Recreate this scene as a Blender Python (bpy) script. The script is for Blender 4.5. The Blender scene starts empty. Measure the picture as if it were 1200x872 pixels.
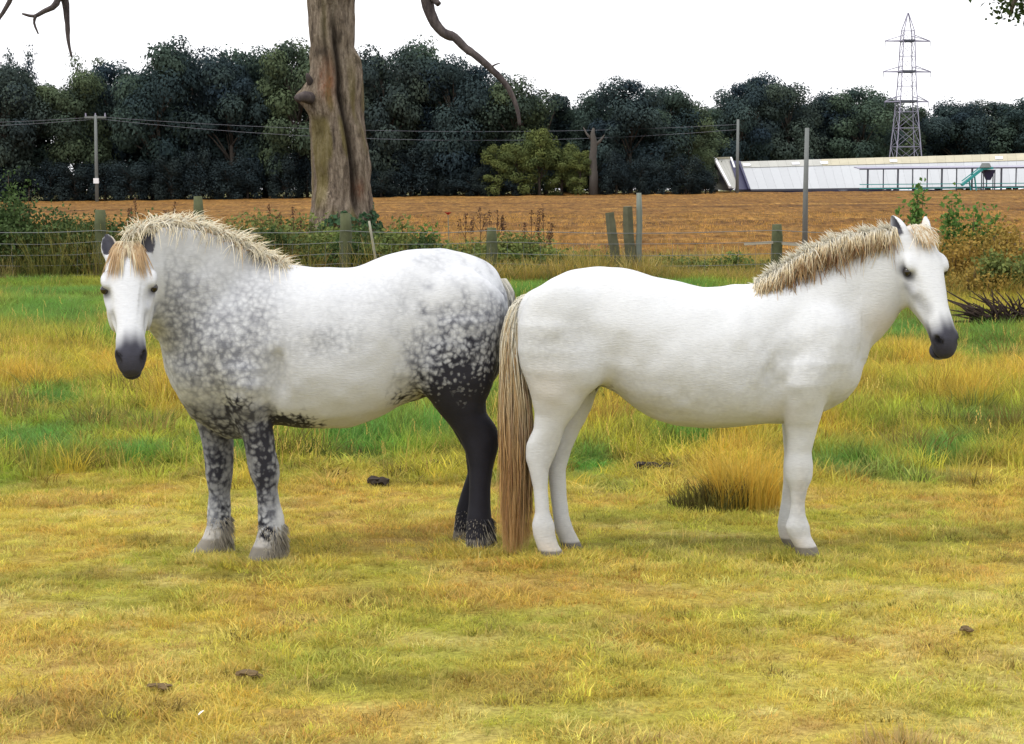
import bpy, math, random
import numpy as np
from mathutils import Vector, Matrix

SC = bpy.context.scene
COL = SC.collection
RNG = np.random.default_rng(7)
random.seed(7)

# ---------------------------------------------------------------- camera
CAM_H = 1.85
FPX = 2290.0                      # focal length in photo pixels (photo 1200 x 872)
PITCH = math.atan((436 - 222) / FPX)
cam_data = bpy.data.cameras.new('camera')
cam_data.sensor_width = 36.0
cam_data.lens = FPX / 1200 * 36.0
cam_data.clip_start = 0.1
cam_data.clip_end = 6000
cam = bpy.data.objects.new('camera', cam_data)
cam.location = (0, 0, CAM_H)
cam.rotation_euler = (math.pi / 2 - PITCH, 0, 0)
COL.objects.link(cam)
SC.camera = cam

# ---------------------------------------------------------------- sky, sun, exposure
SUN_EL, SUN_AZ = math.radians(64), math.radians(-125)   # azimuth from +Y towards +X: behind and left of the camera
w = bpy.data.worlds.new('World')
SC.world = w
w.use_nodes = True
nt = w.node_tree
bg = nt.nodes['Background']
sky = nt.nodes.new('ShaderNodeTexSky')
sky.sky_type = 'NISHITA'
sky.sun_disc = False
sky.sun_elevation = SUN_EL
sky.sun_rotation = SUN_AZ
sky.air_density = 1.0
sky.dust_density = 4.0
# overcast: the cloud deck is an even bright white, a little of the blue comes through
mixn = nt.nodes.new('ShaderNodeMix')
mixn.data_type = 'RGBA'
mixn.inputs[0].default_value = 0.9
nt.links.new(sky.outputs[0], mixn.inputs[6])
mixn.inputs[7].default_value = (10.2, 10.2, 10.5, 1)
nt.links.new(mixn.outputs[2], bg.inputs[0])
bg.inputs[1].default_value = 0.105

sun_data = bpy.data.lights.new('sun', 'SUN')
sun_data.energy = 1.4
sun_data.angle = math.radians(16)
sun_data.color = (1.0, 0.96, 0.9)
sun = bpy.data.objects.new('sun', sun_data)
sd = Vector((math.sin(SUN_AZ) * math.cos(SUN_EL), math.cos(SUN_AZ) * math.cos(SUN_EL), math.sin(SUN_EL)))
sun.rotation_euler = sd.to_track_quat('Z', 'Y').to_euler()
COL.objects.link(sun)

SC.view_settings.view_transform = 'Standard'
SC.view_settings.look = 'None'
SC.view_settings.exposure = 0.6
SC.view_settings.gamma = 1.0
SC.render.engine = 'CYCLES'
SC.cycles.max_bounces = 4
SC.cycles.diffuse_bounces = 2
SC.cycles.glossy_bounces = 1
SC.cycles.transmission_bounces = 3
SC.cycles.transparent_max_bounces = 8

# ---------------------------------------------------------------- helpers
CP, SP = math.cos(PITCH), math.sin(PITCH)
def at(px, py, d):
    """world point seen at photo pixel (px, py) on the vertical plane Y = d (used to lay the place out)"""
    a = (px - 600) / FPX
    b = -(py - 436) / FPX
    dy = CP + b * SP
    dz = -SP + b * CP
    t = d / dy
    return np.array([a * t, d, CAM_H + dz * t])
def X_at(px, d): return float(at(px, 300, d)[0])
def Z_at(py, d): return float(at(600, py, d)[2])
def ground_at(px, py, z=0.0):
    b = -(py - 436) / FPX
    dy = CP + b * SP
    dz = -SP + b * CP
    t = (z - CAM_H) / dz
    return np.array([(px - 600) / FPX * t, dy * t, z])
def to_px(x, y, z):
    zz = z - CAM_H
    fwd = y * CP - zz * SP
    up = y * SP + zz * CP
    return 600 + FPX * x / fwd, 436 - FPX * up / fwd

def tag(o, label=None, cat=None, group=None, kind=None):
    if label: o['label'] = label
    if cat: o['category'] = cat
    if group: o['group'] = group
    if kind: o['kind'] = kind
    return o
def link(name, data, parent=None, mat=None):
    o = bpy.data.objects.new(name, data)
    COL.objects.link(o)
    if parent is not None: o.parent = parent
    if mat is not None and data is not None:
        data.materials.clear(); data.materials.append(mat)
    return o
def empty(name, loc=(0, 0, 0), rz=0.0):
    o = bpy.data.objects.new(name, None)
    o.empty_display_size = 0.2
    o.location = loc
    o.rotation_euler = (0, 0, rz)
    COL.objects.link(o)
    return o
def mesh_np(name, verts, faces, smooth=False):
    """verts (n,3) ; faces (m,k) same-k array, or list of lists"""
    me = bpy.data.meshes.new(name)
    verts = np.asarray(verts, np.float32)
    if isinstance(faces, np.ndarray):
        m, k = faces.shape
        me.vertices.add(len(verts)); me.vertices.foreach_set('co', verts.ravel())
        me.loops.add(m * k); me.loops.foreach_set('vertex_index', faces.astype(np.int32).ravel())
        me.polygons.add(m)
        me.polygons.foreach_set('loop_start', np.arange(0, m * k, k, dtype=np.int32))
        try: me.polygons.foreach_set('loop_total', np.full(m, k, np.int32))
        except Exception: pass
        me.update(calc_edges=True)
    else:
        me.from_pydata([tuple(v) for v in verts], [], faces)
        me.update()
    if smooth:
        me.polygons.foreach_set('use_smooth', np.ones(len(me.polygons), bool))
    return me
def attr(me, name, vals):
    vals = np.asarray(vals, np.float32)
    if vals.ndim == 1:
        a = me.attributes.new(name, 'FLOAT', 'POINT'); a.data.foreach_set('value', vals)
    else:
        if vals.shape[1] == 3: vals = np.hstack([vals, np.ones((len(vals), 1), np.float32)])
        a = me.attributes.new(name, 'FLOAT_COLOR', 'POINT'); a.data.foreach_set('color', vals.ravel())

class MB:
    """collects simple solids in one mesh"""
    def __init__(s): s.v = []; s.f = []
    def add(s, v, f):
        o = len(s.v); s.v += [tuple(p) for p in v]; s.f += [[i + o for i in q] for q in f]
    def box(s, x0, x1, y0, y1, z0, z1):
        s.add([(x0,y0,z0),(x1,y0,z0),(x1,y1,z0),(x0,y1,z0),(x0,y0,z1),(x1,y0,z1),(x1,y1,z1),(x0,y1,z1)],
              [(0,3,2,1),(4,5,6,7),(0,1,5,4),(1,2,6,5),(2,3,7,6),(3,0,4,7)])
    def tube(s, pts, rad, n=6, caps=True, jit=0.0):
        pts = [Vector(p) for p in pts]
        if not hasattr(rad, '__len__'): rad = [rad] * len(pts)
        rings = []
        up = Vector((0.3, 0.2, 1)).normalized()
        for i, p in enumerate(pts):
            t = (pts[min(i+1, len(pts)-1)] - pts[max(i-1, 0)]).normalized()
            a = t.cross(up)
            if a.length < 0.05: a = t.cross(Vector((1, 0, 0)))
            a.normalize(); b = t.cross(a).normalized()
            up = -(t.cross(t.cross(up))) if abs(t.dot(up)) < 0.95 else up
            r = []
            for k in range(n):
                an = 2 * math.pi * k / n
                q = rad[i] * (1 + (random.uniform(-jit, jit) if jit else 0))
                r.append(p + a * math.cos(an) * q + b * math.sin(an) * q)
            rings.append(r)
        base = len(s.v)
        for r in rings: s.v += [tuple(p) for p in r]
        for i in range(len(pts) - 1):
            for k in range(n):
                k2 = (k + 1) % n
                s.f.append([base+i*n+k, base+i*n+k2, base+(i+1)*n+k2, base+(i+1)*n+k])
        if caps:
            s.f.append([base + k for k in range(n)][::-1])
            s.f.append([base + (len(pts)-1)*n + k for k in range(n)])
    def bar(s, p, q, w, h=None):
        """rectangular bar from p to q"""
        h = h or w
        p, q = Vector(p), Vector(q); t = (q - p).normalized()
        a = t.cross(Vector((0, 0, 1)))
        if a.length < 0.05: a = Vector((1, 0, 0))
        a.normalize(); b = a.cross(t).normalized()
        c = [(-1,-1),(1,-1),(1,1),(-1,1)]
        v = [p + a*w/2*i + b*h/2*j for i, j in c] + [q + a*w/2*i + b*h/2*j for i, j in c]
        s.add(v, [(0,1,2,3),(7,6,5,4),(0,4,5,1),(1,5,6,2),(2,6,7,3),(3,7,4,0)])
    def build(s, name, mat, parent=None, smooth=False):
        return link(name, mesh_np(name, s.v, s.f, smooth), parent, mat)

# ---------------------------------------------------------------- material helpers
def new_mat(name, rough=0.8, spec=0.3):
    m = bpy.data.materials.new(name); m.use_nodes = True
    b = m.node_tree.nodes['Principled BSDF']
    b.inputs['Roughness'].default_value = rough
    b.inputs['Specular IOR Level'].default_value = spec
    return m, m.node_tree, b
def nd(nt, kind, **kw):
    n = nt.nodes.new(kind)
    for k, v in kw.items(): setattr(n, k, v)
    return n
def ramp(nt, fac, stops):
    r = nt.nodes.new('ShaderNodeValToRGB')
    while len(r.color_ramp.elements) < len(stops): r.color_ramp.elements.new(0.5)
    for e, (p, c) in zip(r.color_ramp.elements, stops):
        e.position = p; e.color = (*c, 1) if len(c) == 3 else c
    nt.links.new(fac, r.inputs[0])
    return r.outputs[0]
def mix(nt, fac, a, b, mode='MIX'):
    m = nt.nodes.new('ShaderNodeMix'); m.data_type = 'RGBA'; m.blend_type = mode
    for sock, v in ((m.inputs[0], fac), (m.inputs[6], a), (m.inputs[7], b)):
        if isinstance(v, (int, float)): sock.default_value = v
        elif isinstance(v, tuple): sock.default_value = (*v, 1) if len(v) == 3 else v
        else: nt.links.new(v, sock)
    return m.outputs[2]
def math_n(nt, op, a, b=None, clamp=False):
    m = nt.nodes.new('ShaderNodeMath'); m.operation = op; m.use_clamp = clamp
    for sock, v in ((m.inputs[0], a), (m.inputs[1], b)):
        if v is None: continue
        if isinstance(v, (int, float)): sock.default_value = v
        else: nt.links.new(v, sock)
    return m.outputs[0]
def noise(nt, vec, scale, detail=4, rough=0.55, out=0, dist=0.0):
    n = nt.nodes.new('ShaderNodeTexNoise')
    n.inputs['Scale'].default_value = scale; n.inputs['Detail'].default_value = detail
    n.inputs['Roughness'].default_value = rough; n.inputs['Distortion'].default_value = dist
    if vec is not None: nt.links.new(vec, n.inputs['Vector'])
    return n.outputs[out]
def mapping(nt, vec, scale=(1, 1, 1), rot=(0, 0, 0)):
    m = nt.nodes.new('ShaderNodeMapping')
    m.inputs['Scale'].default_value = scale; m.inputs['Rotation'].default_value = rot
    nt.links.new(vec, m.inputs['Vector'])
    return m.outputs[0]
def get_attr(nt, name, out='Fac', typ='GEOMETRY'):
    a = nt.nodes.new('ShaderNodeAttribute'); a.attribute_name = name; a.attribute_type = typ
    return a.outputs[out]
def bump(nt, b, height, strength=0.3, dist=0.02):
    n = nt.nodes.new('ShaderNodeBump')
    n.inputs['Strength'].default_value = strength; n.inputs['Distance'].default_value = dist
    nt.links.new(height, n.inputs['Height']); nt.links.new(n.outputs[0], b.inputs['Normal'])

def value_noise(x, y, scale, seed=0):
    """smooth 2-D value noise in [0,1]"""
    r = np.random.default_rng(seed); T = r.random((256, 256))
    x = np.asarray(x) / scale + 1000; y = np.asarray(y) / scale + 1000
    i = np.floor(x).astype(int); j = np.floor(y).astype(int)
    fx = x - i; fy = y - j
    fx = fx*fx*(3-2*fx); fy = fy*fy*(3-2*fy)
    g = lambda a, b: T[a % 256, b % 256]
    return (g(i,j)*(1-fx)+g(i+1,j)*fx)*(1-fy) + (g(i,j+1)*(1-fx)+g(i+1,j+1)*fx)*fy
def sstep(a, b, x):
    t = np.clip((x - a) / (b - a), 0, 1); return t*t*(3-2*t)
# ================================================================ the ground
FENCE_Y = 38.0
def bump_z(x, y):
    return .05*(value_noise(x, y, 1.7, 11)-.5) + .09*(value_noise(x, y, 5.0, 12)-.5)*sstep(12, 16, y)

LUSH = [(250,400,30,12),(610,560,45,12),(740,570,50,8),(900,400,50,14),(960,435,40,12),(1150,500,40,12),(1060,560,60,9),(280,530,40,14),(60,470,40,10),(560,480,30,16),(60,372,95,26),(90,347,140,10),(55,520,55,20),(165,535,45,12),(440,522,62,22),(525,508,50,24),(400,565,60,12),(420,498,80,10),(1000,545,60,18),
        (1105,532,45,12),(1070,392,60,22),(1160,402,60,26),(690,545,34,16),(800,520,40,10),(150,400,40,14),(620,345,60,12),(330,500,30,14),(780,347,80,10)]
STRAW = [(150,435,40,18),(200,470,30,18),(865,545,48,26),(1185,445,36,24),(960,505,40,14),(722,485,22,14),(275,560,30,12),(30,450,40,14),(1080,420,40,14),(565,590,50,10),
         (700,505,22,10),(250,480,20,16),(840,515,60,14),(990,470,40,14),(1130,470,40,10),(90,560,40,8)]
def patches(x, y, L):
    px, py = to_px(x, y, 0*x)
    nzx = (value_noise(x, y, .9, 21)-.5)*40; nzy = (value_noise(x, y, .9, 22)-.5)*14
    o = np.zeros_like(x)
    for cx, cy, rx, ry in L: o = np.maximum(o, np.exp(-(((px+nzx-cx)/rx)**2+((py+nzy-cy)/ry)**2)**1.5))
    return o
def grass_colour(x, y):
    """real colour of the sward: cropped yellowing turf in front, rough green and straw meadow behind"""
    x = np.asarray(x, float); y = np.asarray(y, float)
    n1 = value_noise(x, y, .55, 31); n2 = value_noise(x, y, .17, 32); n3 = value_noise(x*.6, y, 1.6, 33); n4 = value_noise(x, y, .07, 34)
    n5 = value_noise(x, y*.8, 3.2, 35)
    A = lambda *c: np.array(c)[None]
    turf = A(.660,.530,.105); turf_g = A(.320,.370,.048); straw = A(.800,.640,.230); rust = A(.470,.255,.070)
    c = np.repeat(turf, len(x), 0)
    t = sstep(.42,.72, .5*n1+.35*n3+.25*n2)[:,None]; c = c*(1-t*.72)+turf_g*t*.72
    t = sstep(.50,.76, .5*n2+.3*n4+.3*(1-n3))[:,None]; c = c*(1-t*.75)+straw*t*.75
    t = sstep(.52,.74, .55*(1-n1)+.45*n4)[:,None]; c = c*(1-t*.58)+rust*t*.58
    n6 = value_noise(x*.45, y, .30, 36); t = sstep(.72,.92, n6)[:,None]; c = c*(1-t*.42)+A(.160,.130,.040)*t*.42
    far = sstep(11.6, 13.2, y+(n1-.5)*1.2)[:,None]
    rough = A(.440,.430,.050); rg = A(.190,.320,.040); gold = A(.640,.460,.070); ol = A(.100,.095,.030)
    r = np.repeat(rough, len(x), 0)
    t = sstep(.42,.75, .55*n5+.45*n1)[:,None]; r = r*(1-t*.85)+rg*t*.85
    t = sstep(.48,.80, .5*(1-n5)+.25*n2+.3*n1)[:,None]; r = r*(1-t*.66)+gold*t*.66
    t = sstep(.62,.85, n2*.6+n4*.5)[:,None]; r = r*(1-t*.75)+ol*t*.75
    lush = patches(x, y, LUSH)[:,None]; st = patches(x, y, STRAW)[:,None]
    r = r*(1-st*.85)+A(.64,.42,.065)*st*.85
    r = r*(1-lush*.92)+A(.045,.265,.050)*lush*.95
    return c*(1-far)+r*far

def grid_mesh(name, xs, ys, zf):
    X, Y = np.meshgrid(xs, ys)
    V = np.stack([X.ravel(), Y.ravel(), zf(X.ravel(), Y.ravel())], 1)
    nx, ny = len(xs), len(ys)
    i = (np.arange(ny-1)[:,None]*nx+np.arange(nx-1)[None]).ravel()
    return mesh_np(name, V, np.stack([i, i+1, i+1+nx, i+nx], 1), True), V

me, V = grid_mesh('meadow', np.arange(-22, 22.01, .16), np.arange(1.0, 41.01, .16), bump_z)
attr(me, 'col', grass_colour(V[:,0], V[:,1])*.8)
m, nt, b = new_mat('meadow_soil_and_thatch', .95, .1)
tc = nd(nt, 'ShaderNodeTexCoord').outputs['Object']
nz = noise(nt, tc, 38, 5, .65)
c = mix(nt, 1.0, get_attr(nt, 'col', 'Color'), ramp(nt, nz, [(.25,(.35,.32,.28)),(.6,(1,1,1)),(.8,(1.35,1.25,1.1))]), 'MULTIPLY')
nt.links.new(c, b.inputs['Base Color'])
bump(nt, b, noise(nt, tc, 70, 4, .7), .8, .03)
tag(link('meadow', me, None, m), kind='structure')

# far ground sheet to the horizon
m, nt, b = new_mat('far_ground', .95, .1)
tc = nd(nt, 'ShaderNodeTexCoord').outputs['Object']
nt.links.new(ramp(nt, noise(nt, tc, .05, 5, .6), [(.3,(.07,.08,.025)),(.7,(.16,.14,.05))]), b.inputs['Base Color'])
tag(link('ground', mesh_np('ground', [(-3000,-200,-.25),(3000,-200,-.25),(3000,5000,-.25),(-3000,5000,-.25)], [[0,1,2,3]]), None, m), kind='structure')

# ploughed stubble field, rising gently to the right
def field_z(x, y):
    px = 600 + FPX*x/np.maximum(y, 1)
    far = np.interp(px, [-400, 0, 600, 1200, 1700], [.2, .36, 1.15, 1.72, 2.0])
    return np.clip((y-41)/(236-41), -.1, 1.2)*far
def field_rough(x, y):
    k = np.interp(y, [40,70,240], [1.0,1.0,1.6])
    r = value_noise(x*.25, y+.03*x, .42, 41)-.5
    return field_z(x, y) + k*(.16*r + .12*(value_noise(x, y, .35, 42)-.5)*(y < 120)) - .05
ys = [40.6]
while ys[-1] < 262: ys.append(ys[-1] + max(.22, (ys[-1]-30)*.010))
me, V = grid_mesh('ploughed_field', np.concatenate([np.arange(-110,-24,1.5), np.arange(-24,24,.3), np.arange(24,111,1.5)]), np.array(ys), field_rough)
m, nt, b = new_mat('ploughed_stubble', .95, .1)
tc = nd(nt, 'ShaderNodeTexCoord').outputs['Object']
st = noise(nt, mapping(nt, tc, (.03, .16, 1), (0,0,.03)), 1.0, 6, .7)
fi = noise(nt, mapping(nt, tc, (3.2, .55, 1)), 1.0, 6, .75)
fb = noise(nt, mapping(nt, tc, (.8, .22, 1)), 1.0, 4, .7)
c = ramp(nt, st, [(.30,(.080,.040,.014)),(.44,(.160,.080,.021)),(.56,(.205,.108,.027)),(.72,(.30,.18,.055))])
c = mix(nt, .9, c, ramp(nt, fi, [(.30,(.28,.25,.20)),(.5,(1.0,.98,.95)),(.70,(1.9,1.8,1.6))]), 'MULTIPLY')
c = mix(nt, .8, c, ramp(nt, fb, [(.30,(.60,.54,.48)),(.5,(1.0,1.0,1.0)),(.70,(1.2,1.25,1.25))]), 'MULTIPLY')
nt.links.new(c, b.inputs['Base Color'])
bump(nt, b, fi, 1.0, .25)
tag(link('ploughed_field', me, None, m), kind='structure')
# ================================================================ trees
def kites(C, N, size, rng, aspect=.62, droop=0.0):
    """leaf-shaped folded kites at C with facing N"""
    n = len(C)
    N = N/(np.linalg.norm(N, axis=1)[:,None]+1e-9)
    t = rng.normal(size=(n,3)); t[:,2] -= droop
    t -= N*(t*N).sum(1)[:,None]; t /= np.linalg.norm(t, axis=1)[:,None]+1e-9
    s = np.cross(N, t); size = np.asarray(size)[:,None]
    w = aspect*size*.5
    fold = N*size*.12
    V = np.stack([C - t*size*.5, C - s*w + fold, C + t*size*.5, C + s*w + fold], 1).reshape(-1,3)
    F = np.arange(4*n).reshape(n,4)
    return V, F
def leaf_mat(name, c0, c1, tip, trans=.25, rnd=.35, gloss=.18):
    m, nt, b = new_mat(name, .85, gloss)
    tc = nd(nt, 'ShaderNodeTexCoord').outputs['Object']
    oi = nd(nt, 'ShaderNodeObjectInfo').outputs['Random']
    lf = get_attr(nt, 'leaf')
    c = mix(nt, lf, c0, c1)
    if isinstance(tip, list):    # several kinds of tree: each takes its own tone
        r_ = ramp(nt, oi, [(i/len(tip), t) for i, t in enumerate(tip)]); r_.node.color_ramp.interpolation = 'CONSTANT'
        c = mix(nt, 1.0, c, r_, 'MULTIPLY')
    else: c = mix(nt, math_n(nt, 'MULTIPLY', oi, rnd), c, tip)
    nt.links.new(c, b.inputs['Base Color'])
    tr = nd(nt, 'ShaderNodeBsdfTranslucent'); nt.links.new(c, tr.inputs[0])
    ms = nd(nt, 'ShaderNodeMixShader'); ms.inputs[0].default_value = trans
    nt.links.new(b.outputs[0], ms.inputs[1]); nt.links.new(tr.outputs[0], ms.inputs[2])
    nt.links.new(ms.outputs[0], nt.nodes['Material Output'].inputs[0])
    return m
def bark_mat(name, a, c, scale=6):
    m, nt, b = new_mat(name, .9, .15)
    tc = nd(nt, 'ShaderNodeTexCoord').outputs['Object']
    n = noise(nt, mapping(nt, tc, (1,1,.25)), scale, 6, .65)
    nt.links.new(ramp(nt, n, [(.3,a),(.7,c)]), b.inputs['Base Color'])
    bump(nt, b, n, .8, .05)
    return m
M_FAR = leaf_mat('far_wood_leaves', (.032,.047,.052), (.072,.096,.070), [(1,1,1),(.78,.86,1.05),(1.35,1.35,.95),(.9,1.0,1.0),(1.15,1.25,1.1),(.7,.78,.95)], .2, .6, .03)
M_FARLIGHT = leaf_mat('lighter_wood_leaves', (.05,.075,.03), (.15,.175,.05), (.12,.14,.05), .2, .6, .05)
M_BARK = bark_mat('far_bark', (.045,.038,.032), (.10,.085,.07))

def tree_proto(seed, lobes, leaves, open_=False, low=.10, leafsize=.030, bushy=False):
    """unit-height tree: crown mesh and trunk mesh"""
    r = np.random.default_rng(seed)
    T = MB()
    random.seed(seed)
    trunk_top = .55
    T.tube([(0,0,-.02),(.004,.0,.2),(.01,.005,.4),(.005,0,trunk_top)], [.030,.022,.017,.010], 8)
    C = []; N = []; S = []; L = []
    for k in range(lobes):
        if open_:
            z = r.uniform(.45,.93); env = .34*math.sqrt(max(.05, 1-((z-.60)/.42)**2)); rr = r.uniform(.055,.10)
        else:
            z = low + (1-low-.08)*r.random()**.85; env = .34*math.sqrt(max(.03, 1-((z-.50)/.54)**2))*r.uniform(.75,1.1); rr = r.uniform(.085,.15)
        if bushy:
            z = r.uniform(.05,.82); env = .36*math.sqrt(max(.05, 1-(z/1.0)**2)); rr = r.uniform(.10,.17)
        an = r.uniform(0, 2*math.pi); q = env*math.sqrt(r.uniform(.15,1))
        c = np.array([q*math.cos(an), q*math.sin(an), z])
        z0 = min(trunk_top, max(.22, z-.25))
        T.tube([(.005,0,z0), (c[0]*.55, c[1]*.55, z0+(z-z0)*.65), tuple(c)], [.010,.006,.002], 5)
        n = leaves//lobes
        d = r.normal(size=(n,3)); d /= np.linalg.norm(d, axis=1)[:,None]
        rad = r.random(n)**.33*1.10; rad = np.where(r.random(n) < .10, rad*r.uniform(1.05,1.45,n), rad)
        flat = np.array([.95,.95,1.45]) if bushy else np.array([1.15,1.15,.78])
        p = c + d*flat*(rr*rad)[:,None]
        # break the lobe's outline into sprays
        p += .03*np.stack([value_noise(p[:,1]*9, p[:,2]*9, 1, seed+j)-.5 for j in range(3)], 1)
        C.append(p); N.append(d+r.normal(size=(n,3))*.28+np.array([0,0,.25])); S.append(r.uniform(.6,1.35,n)*leafsize); L.append(np.clip(r.normal(r.uniform(.05,.9),.07,n),0,1))
    C = np.vstack(C); N = np.vstack(N); S = np.concatenate(S); L = np.concatenate(L)
    C[:,2] = np.clip(np.abs(C[:,2]), .01, 1.05 if bushy else 1.02)
    V, F = kites(C, N, S, r)
    crown = mesh_np('crown', V, F); attr(crown, 'leaf', np.repeat(L, 4))
    crown.materials.append(M_FAR)
    tm = mesh_np('trunk', T.v, T.f, True); tm.materials.append(M_BARK)
    return crown, tm
PROTO = [tree_proto(100+i, 32, 20000, low=.05, leafsize=.027) for i in range(5)]
PROTO_OPEN = [tree_proto(140+i, 24, 3000, True, leafsize=.024) for i in range(2)]
def light_copy(p):
    c = p[0].copy(); c.materials.clear(); c.materials.append(M_FARLIGHT); return (c, p[1])
PROTO_LIGHT = [light_copy(tree_proto(160+i, 24, 6500, low=.02, leafsize=.036)) for i in range(2)]
M_UNDER = leaf_mat('undergrowth_leaves', (.012,.019,.024), (.036,.048,.042), (.03,.045,.05), .12, .6, .03)
def under_copy(p):
    c = p[0].copy(); c.materials.clear(); c.materials.append(M_UNDER); return (c, p[1])
PROTO_BUSH = [under_copy(tree_proto(180+i, 26, 7500, low=.02, leafsize=.036, bushy=True)) for i in range(2)]

def far_tree(name, proto, px, top, wpx, d, label, group, cat='tree', rz=None):
    x = X_at(px, d); z0 = float(field_z(np.array([x]), np.array([float(d)]))[0]) - .1
    h = Z_at(top, d) - z0; wd = wpx/FPX*d
    root = empty(name, (x, d, z0), random.uniform(0, 6.28) if rz is None else rz)
    s = wd/.80
    root.scale = (s, s, h)
    for nm, me in (('crown', proto[0]), ('trunk', proto[1])):
        o = link(nm, me, root)
    tag(root, label, cat, group)
    return root
random.seed(5)
WOOD = [  # px, top py, width px, distance
 (-45,84,110,246),(8,74,95,240),(92,84,95,243),(140,76,90,248),(188,46,100,240),(232,52,90,245),(272,70,90,241),(312,54,95,246),(352,50,95,240),(415,58,100,246),(455,56,90,241),
 (497,50,95,245),(533,64,90,240),(566,80,85,244),(603,93,90,241),(640,106,80,246),(672,124,70,250),(703,107,80,246),(738,97,90,242),(775,103,80,247),(806,118,75,250)]
WOOD_R = [(838,126,70,300),(868,98,70,296),(893,84,75,300),(922,97,75,297),(950,120,60,304),(978,109,75,302),(1008,104,80,299),(1040,112,75,318),(1070,126,70,322),(1096,134,60,330),
 (1124,119,75,325),(1156,122,80,330),(1188,117,80,326),(1222,114,80,330)]
WORDS = ['first','second','third','fourth','fifth','sixth','seventh','eighth','ninth','tenth','eleventh','twelfth','thirteenth','fourteenth','fifteenth','sixteenth','seventeenth','eighteenth','nineteenth','twentieth','twenty-first']
for i, (px, top, wd, d) in enumerate(WOOD):
    side = 'left of' if px < 362 else ('behind' if px < 440 else 'right of')
    far_tree('woodland_tree', PROTO[i % 5], px, top-4, wd*1.12, d, f'tall dark tree in the wood beyond the field, {WORDS[i]} from the left edge', 'trees of the dark wood beyond the field')
for i, (px, top, wd, d) in enumerate(WOOD_R):
    far_tree('woodland_tree', PROTO[(i*2+1) % 5], px, top-3, wd*1.15, d, f'dark tree behind the long pale shed, {WORDS[i]} counting from the gable end', 'trees behind the shed')
# back rank closes the wood
for i, px in enumerate(range(-60, 850, 48)):
    top = float(np.interp(px, [a[0] for a in WOOD], [a[1] for a in WOOD])) + random.uniform(8, 22)
    far_tree('woodland_tree', PROTO[(i*3+2) % 5], px+random.uniform(-8,8), top, 105, 258+random.uniform(-4,6), f'dark tree in the back rank of the left wood, {WORDS[i]} from the left edge', 'back rank of the wood')
for i, px in enumerate(range(830, 1240, 44)):
    top = float(np.interp(px, [a[0] for a in WOOD_R], [a[1] for a in WOOD_R])) + random.uniform(8, 16)
    far_tree('woodland_tree', PROTO[(i*3+1) % 5], px+random.uniform(-6,6), top, 95, 345+random.uniform(-4,6), f'dark tree in the back rank behind the pale shed, {WORDS[i]} from the gable end', 'back rank behind the shed')
for i, px in enumerate((-110,-165,-225,-290,-360)):
    far_tree('woodland_tree', PROTO[i], px, 70+7*(i % 3), 115, 244+3*(i % 2), f'dark tree of the wood continuing past the left edge, {WORDS[i]} outwards', 'wood beyond the left edge')
    far_tree('woodland_shrub', PROTO_BUSH[i % 2], px+25, 180, 70, 237, f'dark shrub of the wood foot past the left edge, {WORDS[i]} outwards', 'wood foot beyond the left edge', 'shrub')
far_tree('open_crowned_tree', PROTO_OPEN[0], 24, 46, 66, 252, 'thin umbrella-crowned tree rising over the wood at far left', 'thin crowned trees over the wood')
far_tree('open_crowned_tree', PROTO_OPEN[1], 106, 58, 74, 252, 'thin round-crowned tree with sky showing through, left of the highest dark tree', 'thin crowned trees over the wood')
far_tree('open_crowned_tree', PROTO_OPEN[0], 498, 44, 70, 251, 'thin twiggy tree top over the wood, right of the dead trunk', 'thin crowned trees over the wood', rz=2.0)
far_tree('open_crowned_tree', PROTO_OPEN[1], 768, 96, 60, 256, 'thin twiggy tree top over the wood between dead snag and shed', 'thin crowned trees over the wood', rz=1.0)
far_tree('open_crowned_tree', PROTO_OPEN[0], 884, 80, 74, 308, 'ragged open tree top, tallest behind the shed gable', 'thin crowned trees over the wood', rz=4.0)
# dark undergrowth along the edge of the wood
for i, px in enumerate(range(-30, 590, 30)):
    far_tree('woodland_shrub', PROTO_BUSH[i % 2], px+random.uniform(-9,9), random.uniform(160,202), random.uniform(46,64), 236+random.uniform(-2,3), f'dark leafy shrub at the foot of the left wood, {WORDS[i]} from the left edge', 'undergrowth at the foot of the wood', 'shrub')
for i, (px, top, wd, light) in enumerate([(585,168,46,1),(607,158,50,1),(632,150,56,1),(658,158,50,1),(680,176,36,1),(605,196,44,0),(572,192,44,0),(722,172,44,0),(750,182,46,0),(776,186,44,0),(803,180,46,0),(826,194,34,0)]):
    lab = 'light green small tree at the wood edge' if light else 'grey-green shrub at the wood edge'
    where = ['leftmost of the light ones','second of the light ones','tallest and yellowest of the light ones','right of the yellowest one','beside the pale dead snag','low in front of the light trees','left of the light trees','just right of the dead snag','second right of the dead snag','third right of the dead snag','left of the shed gable','against the shed gable'][i]
    far_tree('edge_tree' if light else 'edge_shrub', (PROTO_LIGHT if light else PROTO_BUSH)[i % 2], px, top, wd, 233+random.uniform(-1.5,1), f'{lab}, {where}', 'lighter growth at the wood edge', 'tree' if light else 'shrub')
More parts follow.
